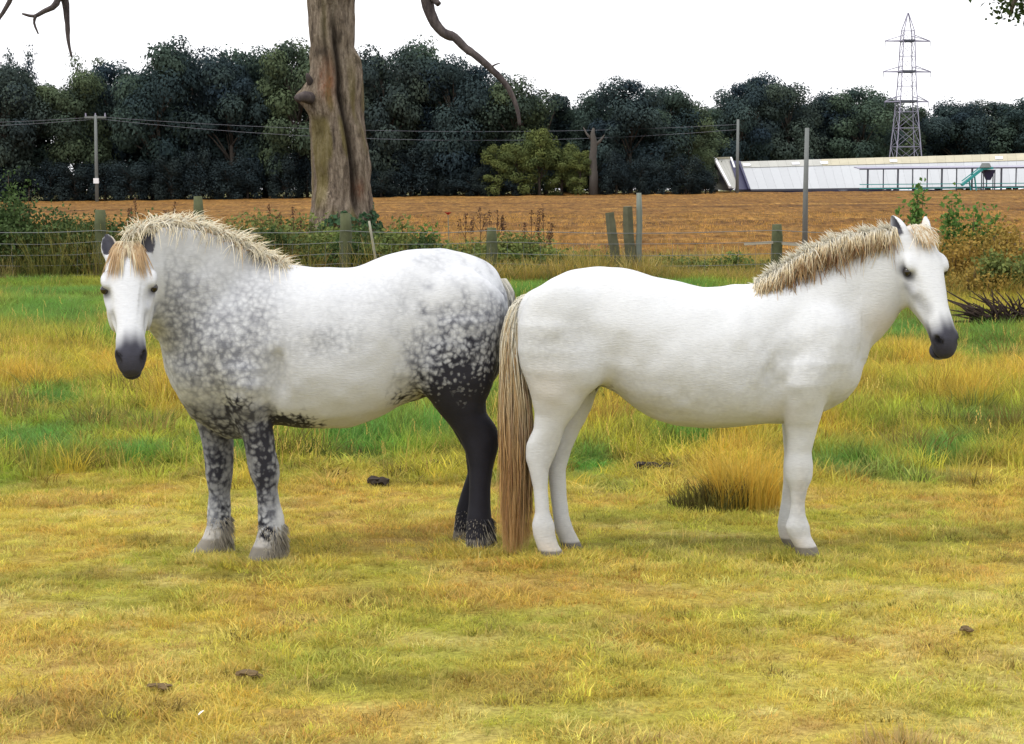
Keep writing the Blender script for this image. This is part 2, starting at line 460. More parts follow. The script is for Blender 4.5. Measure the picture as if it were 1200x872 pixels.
# ================================================================ shed, shelter, pylon, poles
def plain(name, col, rough=.7, var=.15, scale=3, spec=.3):
    m, nt, b = new_mat(name, rough, spec)
    tc = nd(nt, 'ShaderNodeTexCoord').outputs['Object']
    oi = nd(nt, 'ShaderNodeObjectInfo').outputs['Random']
    n = noise(nt, tc, scale, 5, .65)
    c = mix(nt, n, tuple(x*(1-var) for x in col), tuple(min(1, x*(1+var)) for x in col))
    c = mix(nt, math_n(nt, 'MULTIPLY', oi, .30), c, tuple(x*.75 for x in col))
    nt.links.new(c, b.inputs['Base Color'])
    return m
M_ROOF = plain('fibre_cement_roof', (.40,.415,.43), .6, .06, 1.5)
M_ROOFG = plain('weathered_roof', (.38,.38,.35), .7, .15, 1.5)
M_RIDGE = plain('lichened_upper_sheets', (.42,.39,.29), .8, .2, 1.0)
M_NAVY = plain('dark_blue_cladding', (.030,.030,.075), .5, .2)
M_WHITE = plain('white_painted_board', (.80,.80,.82), .5, .06)
M_STEEL = plain('dark_steel', (.06,.065,.085), .5, .15)
M_GALV = plain('galvanised_steel', (.27,.26,.34), .45, .2)
M_TEAL = plain('teal_painted_steel', (.03,.26,.25), .45, .2)
M_WOODGREY = plain('weathered_pole_wood', (.16,.175,.17), .9, .25, 8)
M_POST = plain('mossy_post_wood', (.075,.085,.042), .95, .45, 9)
M_WIRE = plain('fence_wire', (.15,.16,.16), .5, .1)
M_CABLE = plain('overhead_cable', (.16,.17,.20), .6, .1)

def quad_panel(p, name, mat, parent, th=.05):
    p = [Vector(q) for q in p]
    n = (p[1]-p[0]).cross(p[3]-p[0]).normalized()*th
    v = p + [q-n for q in p]
    return link(name, mesh_np(name, v, [[0,1,2,3],[7,6,5,4],[0,4,5,1],[1,5,6,2],[2,6,7,3],[3,7,4,0]]), parent, mat)

def build_shed():
    E0 = Vector(at(880, 222.5, 250)); R0 = Vector(at(868, 190, 259)); E1 = Vector(at(1345, 217, 252)); R1 = Vector(at(1345, 176, 261))
    org = Vector((E0.x, E0.y, E0.z))
    root = empty('farm_shed', org)
    tag(root, 'long low farm shed with pale grey sheet roof beyond the ploughed field', 'shed')
    L = lambda p: Vector(p)-org
    n = 46
    for i in range(n):
        a, c = i/n, (i+1)/n - .0003
        e0, e1, r0, r1 = [L(E0.lerp(E1, t)) for t in (a, c)] + [L(R0.lerp(R1, t)) for t in (a, c)]
        k = .80
        off = Vector((0,-.004,.004))*(i % 2)
        quad_panel([e0+off, e1+off, e1.lerp(r1, k)+off, e0.lerp(r0, k)+off], 'roof_sheet', M_ROOF, root)
        up = Vector((0,-.05,.07))
        quad_panel([e0.lerp(r0, k-.02)+up+off, e1.lerp(r1, k-.02)+up+off, r1+up+off, r0+up+off], 'upper_roof_sheet', M_ROOFG if i < 9 else M_RIDGE, root)
    for t0 in (.0,.12,.19,.36,.62):   # white rooflights near the ridge
        a, c = t0+.002, t0+.020
        f = lambda t, k: L((E0.lerp(E1,t)).lerp(R0.lerp(R1,t), k)) + Vector((0,-.12,.16))
        quad_panel([f(a,.82), f(c,.82), f(c,.90), f(a,.90)], 'rooflight', M_WHITE, root)
    # dark gable face and back slope
    B0 = Vector(at(862, 222.5, 268)); B1 = Vector(at(1345, 217, 270))
    quad_panel([L(E0)+Vector((-.15,0,-.3)), L(E0)+Vector((-.15,0,.05)), L(R0)+Vector((-.15,0,-.05)), L(B0)+Vector((-.15,0,-.3))], 'gable_wall', M_NAVY, root, .1)
    quad_panel([L(R0), L(R1), L(B1), L(B0)], 'back_roof', M_ROOFG, root)
    quad_panel([L(Vector(at(866, 222, 251.2))), L(Vector(at(881, 222, 251.2))), L(Vector(at(869, 189, 260))), L(Vector(at(855, 188, 260)))], 'recess_wall', M_NAVY, root, .1)
    m = MB(); m.bar(L(R0)+Vector((-.2,-.1,.05)), L(E0)+Vector((-.2,-.1,.05)), .25, .22); m.build('verge_board', M_NAVY, root)
    m = MB(); m.bar(L(E0)+Vector((0,-.1,-.05)), L(E1)+Vector((0,-.1,-.05)), .2, .25); m.build('gutter', M_STEEL, root)
    m = MB()
    m.box(0, (E1-E0).x, .15, .4, -.9, -.05); m.build('low_wall', M_NAVY, root)
    return root
build_shed()
def build_lean_to():
    E0 = Vector(at(858, 220.5, 252)); R0 = Vector(at(840, 186.5, 261)); E1 = Vector(at(869, 220.5, 252)); R1 = Vector(at(857, 186, 261))
    org = Vector(E0); root = empty('gabled_shed_bay', org)
    tag(root, 'short grey-roofed shed bay with bright white verge boards at the shed left end', 'shed')
    L = lambda p: Vector(p)-org
    for i in range(4):
        a, c = i/4, (i+1)/4-.01
        quad_panel([L(E0.lerp(E1,a)), L(E0.lerp(E1,c)), L(R0.lerp(R1,c)), L(R0.lerp(R1,a))], 'roof_sheet', M_ROOFG, root)
    B0 = Vector(at(834, 221.5, 272))
    g = Vector((-.2,0,0))
    quad_panel([L(E0)+g+Vector((0,0,-.4)), L(E0)+g, L(R0)+g+Vector((0,0,-.1)), L(B0)+g+Vector((0,0,.0))], 'gable_wall', M_NAVY, root, .1)
    m = MB(); m.bar(L(R0)+Vector((-.3,-.2,.1)), L(E0)+Vector((-.3,-.2,.1)), .30, .30); m.build('verge_board', M_WHITE, root)
    R2 = R0.lerp(R1, .96); E2 = E0.lerp(E1, .96)
    m = MB(); m.bar(L(R2)+Vector((0,-.2,.12)), L(R2.lerp(E2,.35))+Vector((0,-.2,.12)), .22, .22); m.build('verge_board', M_WHITE, root)
    m = MB(); m.bar(L(R0)+Vector((-.3,0,.12)), L(R1)+Vector((.0,0,.12)), .2, .25); m.build('ridge_cap', M_RIDGE, root)
build_lean_to()

def build_shelter():
    d = 244.0
    x0, x1 = X_at(1003, d), X_at(1290, d); zt0, zt1 = Z_at(197.5, d), Z_at(195, d)
    gz = lambda x: float(field_z(np.array([x]), np.array([d]))[0])
    root = empty('feed_shelter', (x0, d, gz(x0)))
    O = Vector(root.location); tag(root, 'open post shelter with thin flat dark canopy in front of the pale shed', 'shelter')
    a = Vector((x0, d-1.5, zt0))-O; c = Vector((x1, d-1.5, zt1))-O; back = Vector((0, 4, .25))
    quad_panel([a, c, c+back, a+back], 'canopy', M_GALV, root, .12)
    m = MB(); m.bar(a+Vector((0,-.05,-.1)), c+Vector((0,-.05,-.1)), .12, .16); m.build('fascia', M_STEEL, root)
    for px in (1013,1031,1048,1065,1082,1099,1116,1134,1151,1168,1185,1202,1219,1236,1253,1270):
        x = X_at(px, d); t = (x-x0)/(x1-x0); thick = .20 if px in (1013,1048,1099,1134,1168) else .13
        m = MB(); zt = zt0+(zt1-zt0)*t - O.z - .1
        m.box(x-O.x-thick/2, x-O.x+thick/2, -1.5, -1.5+thick, gz(x)-O.z-.3, zt); m.build('post', M_STEEL, root)
    for hh in (.35, .85):
        m = MB(); m.bar((0, -1.75, hh), (x1-x0, -1.75, hh+gz(x1)-gz(x0)), .09, .10); m.build('rail', M_TEAL, root)
build_shelter()
def build_elevator():
    d = 241.5
    a = Vector(at(1127, 217, d)); c = Vector(at(1151, 198, d)); e = Vector(at(1163, 197, d))
    root = empty('grain_elevator', (a.x, d, float(field_z(np.array([a.x]), np.array([d]))[0])))
    O = Vector(root.location); tag(root, 'teal inclined farm elevator rising to the shelter canopy', 'conveyor')
    m = MB(); m.bar(a-O, c-O, .9, .28); m.bar(c-O, e-O, .9, .28); m.build('conveyor_boom', M_TEAL, root)
    m = MB(); m.bar(a-O+Vector((0,0,.5)), c-O+Vector((0,0,.4)), .12, .12); m.build('side_rail', M_TEAL, root)
    for t in (.35, .62):
        p = a.lerp(c, t)-O
        m = MB(); m.bar(p, (p.x+.3, p.y, -.2), .16); m.build('leg', M_TEAL, root)
    m = MB()
    p = Vector(at(1155, 193.5, d))-O; m.tube([p+Vector((0,0,-.3)), p+Vector((0,0,.25))], [.75,.45], 10); m.build('hopper', M_WOODGREY, root)
    d2 = 242.5
    p = Vector(at(1158, 213, d2)); r2 = empty('feed_hopper', (p.x, d2, float(field_z(np.array([p.x]), np.array([d2]))[0])))
    tag(r2, 'dark blue feed hopper on legs under the shelter canopy beside teal elevator', 'hopper')
    h = Z_at(199, d2)-r2.location.z
    m = MB(); m.add([(-.8,-.5,h),(.8,-.5,h),(.8,.5,h),(-.8,.5,h),(-.25,-.2,h*.5),(.25,-.2,h*.5),(.25,.2,h*.5),(-.25,.2,h*.5)], [[0,1,2,3],[7,6,5,4],[4,5,1,0],[5,6,2,1],[6,7,3,2],[7,4,0,3]])
    m.build('bin', M_NAVY, r2)
    for sx in (-.7,.7):
        for sy in (-.45,.45):
            m = MB(); m.bar((sx,sy,-.2),(sx,sy,h*.95),.11); m.build('leg', M_STEEL, r2)
build_elevator()

def build_pylon():
    d = 284.0
    x = X_at(1059, d); z0 = float(field_z(np.array([x]), np.array([d]))[0])-.2
    root = empty('electricity_pylon', (x, d, z0)); root.rotation_euler[2] = .08
    tag(root, 'tall lattice steel electricity pylon standing behind the shed roof', 'pylon')
    Z = lambda py: Z_at(py, d)-z0
    lv = [(222,2.2),(196,1.95),(172,1.72),(150,1.5),(131,1.33),(119,1.24),(101,1.10),(84,1.0),(66,.92),(48,.84),(36,.74),(15,.03)]
    K = [(-1,-1),(1,-1),(1,1),(-1,1)]
    for kx, ky in K:
        m = MB()
        for (pa, wa), (pb, wb) in zip(lv, lv[1:]): m.bar((kx*wa,ky*wa,Z(pa)),(kx*wb,ky*wb,Z(pb)),.11)
        m.build('leg', M_GALV, root)
    for (pa, wa), (pb, wb) in zip(lv[:-1], lv[1:-1]):
        m = MB()
        for i in range(4):
            a, c = K[i], K[(i+1)%4]
            m.bar((a[0]*wa,a[1]*wa,Z(pa)),(c[0]*wb,c[1]*wb,Z(pb)),.045); m.bar((c[0]*wa,c[1]*wa,Z(pa)),(a[0]*wb,a[1]*wb,Z(pb)),.045)
            m.bar((a[0]*wb,a[1]*wb,Z(pb)),(c[0]*wb,c[1]*wb,Z(pb)),.06)
        m.build('bracing', M_GALV, root)
    for py, half in ((119,3.2),(84,3.5),(48,3.3)):
        w_ = [w for p, w in lv if p == py][0]
        for s in (-1,1):
            m = MB()
            for ky in (-1,1): m.bar((s*w_, ky*w_, Z(py)), (s*half, 0, Z(py)-.05), .15)
            for ky in (-1,1): m.bar((s*w_, ky*w_, Z(py)+.75), (s*half, 0, Z(py)), .10)
            arm = m.build('crossarm', M_GALV, root)
            m = MB(); m.tube([(s*half,0,Z(py)), (s*half,0,Z(py)-.8)], [.06,.05], 6); m.build('insulator', M_STEEL, arm)
        m = MB(); m.box(-w_-.05,w_+.05,-w_-.05,w_+.05,Z(py)-.16,Z(py)+.16); m.build('crossarm_frame', M_STEEL, root)
build_pylon()

def utility_pole(px, top, d, r, label, bar=None, fitting=None, base=None):
    x = X_at(px, d); z0 = (float(field_z(np.array([x]), np.array([float(d)]))[0]) if base is None else base)
    zt = Z_at(top, d)-z0
    root = empty('utility_pole', (x, d, z0)); tag(root, label, 'pole', 'utility poles')
    m = MB(); m.tube([(0,0,-.4),(0,0,zt*.5),(.02,0,zt)], [r*1.15,r,r*.85], 10); m.build('shaft', M_WOODGREY, root, True)
    if bar:
        m = MB(); m.bar((-bar,0,zt-.25),(bar,0,zt-.25),.22,.24); arm = m.build('crossarm', M_WOODGREY, root)
        for s in (-.9,0,.9):
            m = MB(); m.tube([(s*bar,0,zt-.15),(s*bar,0,zt+.25)],[.10,.06],6); m.build('insulator', M_GALV, arm)
    if fitting:
        m = MB(); m.box(-r*1.6,r*1.6,-r*2.0,-r*.9,Z_at(fitting,d)-z0-.3,Z_at(fitting,d)-z0+.3); m.build('notice_plate', M_WHITE, root)
    return root
utility_pole(115,135,229,.19,'wooden pole with short crossarm against the dark wood at left',1.25,212)
utility_pole(863,140,241,.19,'plain wooden pole standing before the shed gable')
utility_pole(943,150,58,.075,'slim grey pole rising behind the white pony mane', base=float(field_z(np.array([X_at(943,58)]), np.array([58.0]))[0]))
def cable(pts, name, label):
    m = MB(); m.tube(pts, .018, 4); o = m.build(name, M_CABLE); tag(o, label, 'cable', 'overhead cables'); return o
def sag(p, q, s, n=14):
    p, q = Vector(p), Vector(q)
    return [p.lerp(q, t/n)-Vector((0,0,4*s*(t/n)*(1-t/n))) for t in range(n+1)]
for dy, nm in ((0,'upper'),(6,'lower')):
    cable(sag(at(116,137+dy*.4,229), at(863,146+dy,241), 1.25+.1*dy), 'overhead_cable', f'{nm} of two thin cables running right from the crossarm pole across the wood')
    cable(sag(at(-180,142+dy,232), at(114,137+dy*.4,229), .45), 'overhead_cable', f'{nm} of two thin cables running left from the crossarm pole')

# pale dead snag at the wood edge
def build_snag():
    d = 231.0
    x = X_at(695, d); z0 = float(field_z(np.array([x]), np.array([d]))[0])
    root = empty('dead_snag', (x, d, z0)); tag(root, 'pale bare dead tree stump standing at the wood edge', 'dead tree')
    random.seed(3)
    Z = lambda py: Z_at(py, d)-z0
    m = MB(); m.tube([(0,0,-.3),(.05,0,Z(205)),(-.1,.1,Z(185)),(.05,0,Z(168)),(-.1,0,Z(156)),(.0,0,Z(150))], [.60,.46,.42,.36,.26,.10], 10, jit=.18); m.build('trunk', M_SNAG, root, True)
    for pts, r in (([(0,0,Z(172)),(.8,0,Z(165)),(1.3,0,Z(158))],[.25,.15,.05]),([(0,0,Z(165)),(-.8,.2,Z(157)),(-1.2,.2,Z(149))],[.22,.12,.04])):
        m = MB(); m.tube(pts, r, 7, jit=.1); m.build('limb', M_SNAG, root, True)
M_SNAG = plain('bleached_dead_wood', (.075,.068,.060), .9, .4, 3)
build_snag()
# ================================================================ the dead oak by the fence
def build_dead_tree():
    d = 44.0
    E = [(-330,384,398),(-260,376,404),(-180,368,412),(-100,365,417),(-40,364,419),(0,363,420),(30,363,418),(55,364,418),(75,364,421),(95,362,424),(110,359,425),(122,361,426),(140,364,428),(165,366,432),(200,367,435),(235,365,437),(260,361,441),(285,356,447),(310,348,456)]
    py = np.array([e[0] for e in E]); c = np.array([X_at((e[1]+e[2])/2, d) for e in E]); r = np.array([(e[2]-e[1])/2/FPX*d for e in E]); z = np.array([Z_at(e[0], d) for e in E])
    o = np.argsort(z); z, c, r = z[o], c[o], r[o]
    zb = -.15; root = empty('dead_oak', (c[0], d, 0))
    tag(root, 'bare grey-brown dead oak trunk with hollow bark, standing by the fence', 'dead tree')
    nz, na = 230, 110
    ZZ = np.linspace(zb, z[-1], nz); A = np.linspace(0, 2*np.pi, na, endpoint=False)
    CX = np.interp(ZZ, z, c)-c[0]; R = np.interp(ZZ, z, r)
    Zg, Ag = np.meshgrid(ZZ, A, indexing='ij')
    # long twisted bark ridges, a deep split down the right-hand front, a burr
    tw = Ag + .10*Zg
    rid = np.zeros_like(Zg)
    for s, (fa, fz, am) in enumerate([(6,1.3,.13),(13,.8,.09),(29,.4,.05)]):
        rid += am*(np.abs(2*value_noise(tw*fa/(2*np.pi)*1.0+40, Zg/fz, 1.0, 60+s)-1)-.5)
    fr = np.angle(np.exp(1j*(tw-(-np.pi/2+.75))))                      # angle from the split (front is -y)
    split = -.34*np.exp(-(fr/.12)**2)*sstep(1.0,1.8,Zg)*sstep(6.0,5.0,Zg)
    fr2 = np.angle(np.exp(1j*(tw-(-np.pi/2+.25))))
    hollow = -.12*np.exp(-(fr2/.30)**2)*np.exp(-((Zg-Z_at(85,d))/.55)**2) - .09*np.exp(-((fr2-.1)/.12)**2)*np.exp(-((Zg-Z_at(30,d))/.8)**2)
    flare = .10*sstep(1.4,.1,Zg)*(1+.6*np.cos(5*Ag+.5))
    aL = np.angle(np.exp(1j*(Ag-np.pi))); aR = np.angle(np.exp(1j*(Ag-(-.35))))
    burl = .30*np.exp(-(aL/.55)**2)*np.exp(-((Zg-Z_at(113,d))/.26)**2)*(1+1.2*(value_noise(Ag*6, Zg*5, 1.0, 77)-.5)) + .30*np.exp(-(aR/.35)**2)*np.exp(-((Zg-Z_at(82,d))/.50)**2)*sstep(Z_at(50,d),Z_at(70,d),Zg)
    rr = R[:,None]*(1+rid+split+hollow+flare+burl)
    X = CX[:,None]+rr*np.cos(Ag); Y = rr*np.sin(Ag)
    V = np.stack([X, Y, Zg], 2).reshape(-1,3)
    i = (np.arange(nz-1)[:,None]*na+np.arange(na)[None]); j = (np.arange(nz-1)[:,None]*na+(np.arange(na)+1)[None]%na)
    F = np.stack([i.ravel(), j.ravel(), (j+na).ravel(), (i+na).ravel()], 1)
    me = mesh_np('trunk', V, F, True)
    attr(me, 'heart', np.clip((np.exp(-(fr2/.34)**2)*np.exp(-((Zg-Z_at(95,d))/.45)**2) + .8*np.exp(-((fr-.15)/.2)**2)*np.exp(-((Zg-Z_at(222,d))/.2)**2)),0,1).ravel())
    attr(me, 'rot', np.clip(np.exp(-(fr/.16)**2)*sstep(1.0,1.8,Zg)*sstep(6.2,5.0,Zg) + .8*np.exp(-((fr2-.02)/.10)**2)*np.exp(-((Zg-Z_at(60,d))/.9)**2) + .9*np.exp(-((fr2+.25)/.30)**2)*np.exp(-((Zg-Z_at(62,d))/.10)**2),0,1).ravel())  # 'rot' is painted shade: darkens the split and the crevices of the hollow
    attr(me, 'moss', np.clip(sstep(.45,.75,value_noise(tw*1.6, Zg*.5, .5, 71))*sstep(5.2,3.5,Zg)+ .7*np.exp(-((fr2-.05)/.12)**2)*np.exp(-((Zg-Z_at(28,d))/.5)**2),0,1).ravel())
    m, nt, b = new_mat('dead_oak_bark', .92, .15)
    tc = nd(nt, 'ShaderNodeTexCoord').outputs['Object']
    n1 = noise(nt, mapping(nt, tc, (1,1,.16)), 9, 7, .7); n2 = noise(nt, tc, 2.2, 4, .6); n3 = noise(nt, mapping(nt, tc, (1,1,.3)), 24, 4, .7)
    c_ = ramp(nt, n1, [(.32,(.060,.045,.034)),(.47,(.21,.165,.12)),(.66,(.42,.35,.265))])
    c_ = mix(nt, math_n(nt,'MULTIPLY',n2,.4), c_, (.12,.10,.085))
    c_ = mix(nt, .7, c_, ramp(nt, noise(nt, mapping(nt, tc, (1,1,.45)), 15, 6, .8), [(.36,(.35,.33,.32)),(.5,(.95,.95,.95)),(.66,(1.35,1.35,1.35))]), 'MULTIPLY')
    c_ = mix(nt, math_n(nt,'MULTIPLY',get_attr(nt,'moss'),.6), c_, mix(nt, n3, (.10,.085,.022),(.24,.20,.05)))
    c_ = mix(nt, math_n(nt,'MULTIPLY',get_attr(nt,'heart'),math_n(nt,'SUBTRACT',math_n(nt,'MULTIPLY',n3,1.6),.35,True),True), c_, (.30,.095,.035))
    c_ = mix(nt, math_n(nt,'MULTIPLY',get_attr(nt,'rot'),math_n(nt,'ADD',n1,.3),True), c_, (.022,.016,.013))  # dark brown crevice shade painted over the bark colour
    nt.links.new(c_, b.inputs['Base Color']); bump(nt, b, math_n(nt,'ADD',n1,math_n(nt,'MULTIPLY',n3,.5)), 1.0, .14)
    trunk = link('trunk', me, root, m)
    O = np.array([c[0], d, 0])
    mb = bark_mat('dead_limb_bark', (.035,.028,.030), (.115,.095,.09), 9)
    random.seed(12)
    def limb(pts, r0, r1, parent=root, name='limb', yo=0.0, n=9):
        P = [at(a, b_, d+dd)-O for a, b_, dd in pts]
        # smooth the path
        Q = []
        for k in range(len(P)-1):
            p0, p1, p2, p3 = P[max(k-1,0)], P[k], P[k+1], P[min(k+2,len(P)-1)]
            for t in (0,.34,.67):
                Q.append(.5*((2*p1)+(-p0+p2)*t+(2*p0-5*p1+4*p2-p3)*t*t+(-p0+3*p1-3*p2+p3)*t**3))
        Q.append(P[-1])
        rad = [r0+(r1-r0)*(k/(len(Q)-1))**.8 for k in range(len(Q))]
        mm = MB(); mm.tube(Q, rad, n, jit=.10); return mm.build(name, mb, parent, True)
    right = limb([(392,-150,0),(430,-235,-.5),(470,-215,-1.2),(490,-120,-1.5),(496,-30,-1.6),(500,0,-1.6),(506,20,-1.6),(519,38,-1.6),(533,44,-1.6),(545,56,-1.6),(560,67,-1.7),(578,83,-1.7),(592,98,-1.7),(602,116,-1.7),(607,132,-1.7),(609,147,-1.7)], .20, .035)
    limb([(498,-12,-1.6),(508,-2,-1.7),(514,5,-1.8)], .10, .06, right, 'branch_stub')
    limb([(574,80,-1.7),(580,76,-1.8),(586,74,-1.85)], .03, .01, right, 'twig')
    left = limb([(385,-170,0),(320,-260,-.6),(220,-255,-1.0),(130,-160,-1.1),(84,-60,-1.2),(75,-15,-1.2),(77,5,-1.2),(79,28,-1.2),(80,48,-1.2),(84,67,-1.2)], .22, .022)
    limb([(80,-30,-1.2),(66,4,-1.4),(52,13,-1.4),(40,19,-1.4),(26,16,-1.4)], .10, .022, left, 'branch')
    limb([(42,18,-1.4),(40,27,-1.4),(45,40,-1.4)], .045, .015, left, 'twig')
    limb([(150,-180,-1.0),(70,-110,-1.1),(25,-35,-1.2),(11,2,-1.2),(0,20,-1.2),(-12,40,-1.2)], .10, .03, left, 'branch')
    limb([(371,116,-.2),(360,114,-.55),(352,114,-.70),(347,117,-.75)], .17, .08, name='broken_stub')
    limb([(368,104,-.2),(362,92,-.45),(360,86,-.5)], .12, .03, name='broken_stub')
    # ivy and bramble leaves round the foot
    r_ = np.random.default_rng(9); n = 2600
    zz = r_.random(n)**1.5*1.55; a_ = r_.uniform(0, 2*np.pi, n)
    Ri = np.interp(zz, ZZ, R)*(1.0+.25*sstep(1.2,0,zz))+r_.uniform(.0,.28,n)*sstep(1.7,.2,zz)
    C = np.stack([np.interp(zz, ZZ, CX)+Ri*np.cos(a_), Ri*np.sin(a_), zz], 1)
    keep = (zz < .55+.9*value_noise(a_*1.5, zz*0, .8, 5)+.45*np.cos(a_+.3)); C = C[keep]; a_ = a_[keep]
    N = np.stack([np.cos(a_), np.sin(a_), .4+0*a_], 1)+r_.normal(size=(len(a_),3))*.5
    Vv, Ff = kites(C, N, r_.uniform(.07,.15,len(C)), r_, .85)
    me = mesh_np('ivy', Vv, Ff); attr(me, 'leaf', np.repeat(r_.random(len(C)),4)); link('ivy', me, root, M_IVY)
M_IVY = leaf_mat('ivy_leaves', (.018,.050,.020), (.050,.100,.045), (.04,.09,.05), .1)
build_dead_tree()

# ================================================================ fence
def build_fence():
    root = empty('wire_fence', (0, FENCE_Y, 0))
    tag(root, 'old stock fence of mossy wooden posts and slack wires along the field edge', 'fence')
    random.seed(21)
    def post(px, top, wpx, lean=0.0, dd=0.0, mat=M_POST, name='post', square=False, bot=None):
        d = FENCE_Y+dd; x = X_at(px, d); zt = Z_at(top, d); r = wpx/2/FPX*d
        b_ = Vector((x+lean, dd, -.3)); t_ = Vector((x, dd, zt))
        m = MB()
        P = [b_.lerp(t_, k/6)+Vector((random.uniform(-.012,.012), random.uniform(-.012,.012), 0)) for k in range(7)]
        m.tube(P, [r*1.05]*5+[r*1.0, r*.86], 5 if square else 10, jit=.07); m.build(name, mat, root, not square)
        return x
    X = [post(-62,256,13), post(118,246,13,.03), post(233,230,12), post(405,250,14), post(576,267,13), post(910,263,13), post(1074,262,12), post(1245,262,12)]
    post(714,249,12,.28, mat=M_POSTDARK, square=True); post(735,242,13,.12, mat=M_POSTDARK, square=True)
    post(748,226,7,.02, mat=M_STAKE, name='steel_stake')
    post(433,259,3,.26,-.2, M_PALE, 'leaning_stake')
    for h in (.22,.42,.62,.84,1.06):
        pts = []
        xs = sorted(X)
        for a, c in zip(xs, xs[1:]):
            for t in np.linspace(0, 1, 7)[:-1]:
                pts.append((a+(c-a)*t, -.12, h-.05*4*t*(1-t)+random.uniform(-.008,.008)))
        pts.append((xs[-1], -.12, h))
        m = MB(); m.tube(pts, .0055 if h < 1 else .007, 5); m.build('wire', M_WIRE, root)
    for k in np.arange(xs[0], xs[-1], .32):
        m = MB(); m.tube([(k,-.12,.02),(k+random.uniform(-.02,.02),-.12,.42),(k,-.12,.80)], .003, 4); m.build('stay_wire', M_WIRE, root)
    # sagging rail at the right
    for a, c, y0, y1 in ((872,906,286,284),(914,975,285,291)):
        p = at(a,y0,FENCE_Y-.05)-np.array([0,FENCE_Y,0]); q = at(c,y1,FENCE_Y-.05)-np.array([0,FENCE_Y,0])
        m = MB(); m.bar(p, q, .03, .05); m.build('rail', M_PALE2, root)
M_POSTDARK = plain('dark_split_post', (.10,.10,.062), .95, .5, 10)
M_STAKE = plain('grey_green_stake', (.15,.17,.14), .6, .2, 8)
M_PALE = plain('pale_peeled_stake', (.28,.27,.21), .8, .2, 8)
M_PALE2 = plain('grey_rail', (.40,.36,.29), .9, .3, 8)
build_fence()

# ================================================================ hedge and scrub along the fence
M_HEDGE = leaf_mat('hedge_leaves', (.022,.050,.017), (.070,.120,.036), (.09,.11,.035), .22, .5)
M_BRAMBLE = leaf_mat('bramble_leaves', (.055,.105,.030), (.17,.22,.055), (.19,.18,.06), .25, .5)
M_RUST = leaf_mat('rusty_scrub_leaves', (.20,.125,.028), (.42,.27,.06), (.20,.19,.045), .3, .6)
M_FRESH = leaf_mat('fresh_sapling_leaves', (.055,.135,.028), (.14,.26,.055), (.12,.20,.05), .35, .3)
M_TWIG = bark_mat('brown_twigs', (.05,.033,.022), (.13,.09,.06), 12)
def bush(name, px, base_py, w, h, dep, mat, n, leaf, label, group, seed, twig=14, cat='bush', d=None, shape=1.0):
    r_ = np.random.default_rng(seed); random.seed(seed)
    g = ground_at(px, base_py) if d is None else np.array([X_at(px, d), d, 0.0])
    root = empty(name, (g[0], g[1], 0)); tag(root, label, cat, group)
    T = MB(); C = []; N = []
    for k in range(twig):
        an = r_.uniform(0, 2*np.pi); q = r_.random()**.5
        tip = np.array([q*w/2*math.cos(an), q*dep/2*math.sin(an), h*(1-.55*q*q*shape)*r_.uniform(.7,1.0)])
        b0 = np.array([tip[0]*.3, tip[1]*.3, -.05]); mid_ = (b0+tip)/2+np.array([tip[0]*.2, tip[1]*.2, h*.08])
        T.tube([b0, mid_, tip], [.013,.009,.004], 5)
        m_ = int(n*(3.4 if mat in (M_HEDGE, M_BRAMBLE) else 1.3 if mat is M_FRESH else 1.5))//twig; t = r_.random(m_)**.6
        p = (b0*((1-t)**2)[:,None]+mid_*(2*t*(1-t))[:,None]+tip*(t*t)[:,None]) + r_.normal(size=(m_,3))*np.array([w,dep,h])*.085
        p[:,2] = np.abs(p[:,2]); C.append(p); N.append(r_.normal(size=(m_,3))+np.array([0,-.3,.6]))
    C = np.vstack(C); N = np.vstack(N)
    V, F = kites(C, N, r_.uniform(.6,1.4,len(C))*leaf, r_, .6)
    me = mesh_np('foliage', V, F); attr(me, 'leaf', np.repeat(r_.random(len(C)),4)); link('foliage', me, root, mat)
    T.build('stems', M_TWIG, root, True)
    return root
HB = 'bushes along the fence'
bush('hedge_bush',-20,333,2.4,1.70,1.2,M_HEDGE,3400,.085,'dense dark green hedge bush at the left edge behind the wires',HB,301,22,d=38.9)
bush('hedge_bush',35,333,2.2,1.60,1.2,M_HEDGE,2400,.080,'dark hedge bush beside the left-edge one, behind the wires',HB,302,22,d=38.7)
bush('hedge_bush',82,333,2.0,1.50,1.2,M_HEDGE,2000,.080,'low dark hedge bush just left of the dapple horse ears',HB,303,20,d=38.8)
bush('hedge_bush',140,333,2.0,1.50,1.2,M_HEDGE,1800,.080,'dark hedge bush directly behind the dapple horse head',HB,304,20,d=38.9)
bush('tall_weed_clump',18,333,1.0,2.25,.6,M_HEDGE,520,.085,'tall leafy shoots rising above the hedge at the left edge',HB,305,12,d=39.4,shape=.4)
bush('bramble_bush',300,330,2.4,1.35,1.0,M_BRAMBLE,1700,.080,'olive bramble bush left of the dead oak behind the horse back',HB,306,18,d=39.0)
bush('bramble_bush',345,330,2.2,1.40,1.0,M_BRAMBLE,1900,.085,'olive bramble bush against the left foot of the dead oak',HB,307,18,d=40.2)
bush('bramble_bush',262,330,1.9,1.30,.9,M_BRAMBLE,1200,.080,'small bramble bush above the dapple horse withers',HB,308,16,d=39.3)
bush('bramble_bush',470,330,1.7,1.25,.9,M_BRAMBLE,1700,.090,'bramble bush right of the dead oak foot',HB,309,18,d=39.6)
bush('bramble_bush',505,330,1.3,1.15,.8,M_FRESH,620,.095,'fresh green shoots right of the bramble by the dead oak',HB,310,12,d=39.5)
bush('bramble_bush',435,330,1.4,1.15,.8,M_HEDGE,1200,.085,'dark leafy bush by the pale leaning stake',HB,311,14,d=39.2)
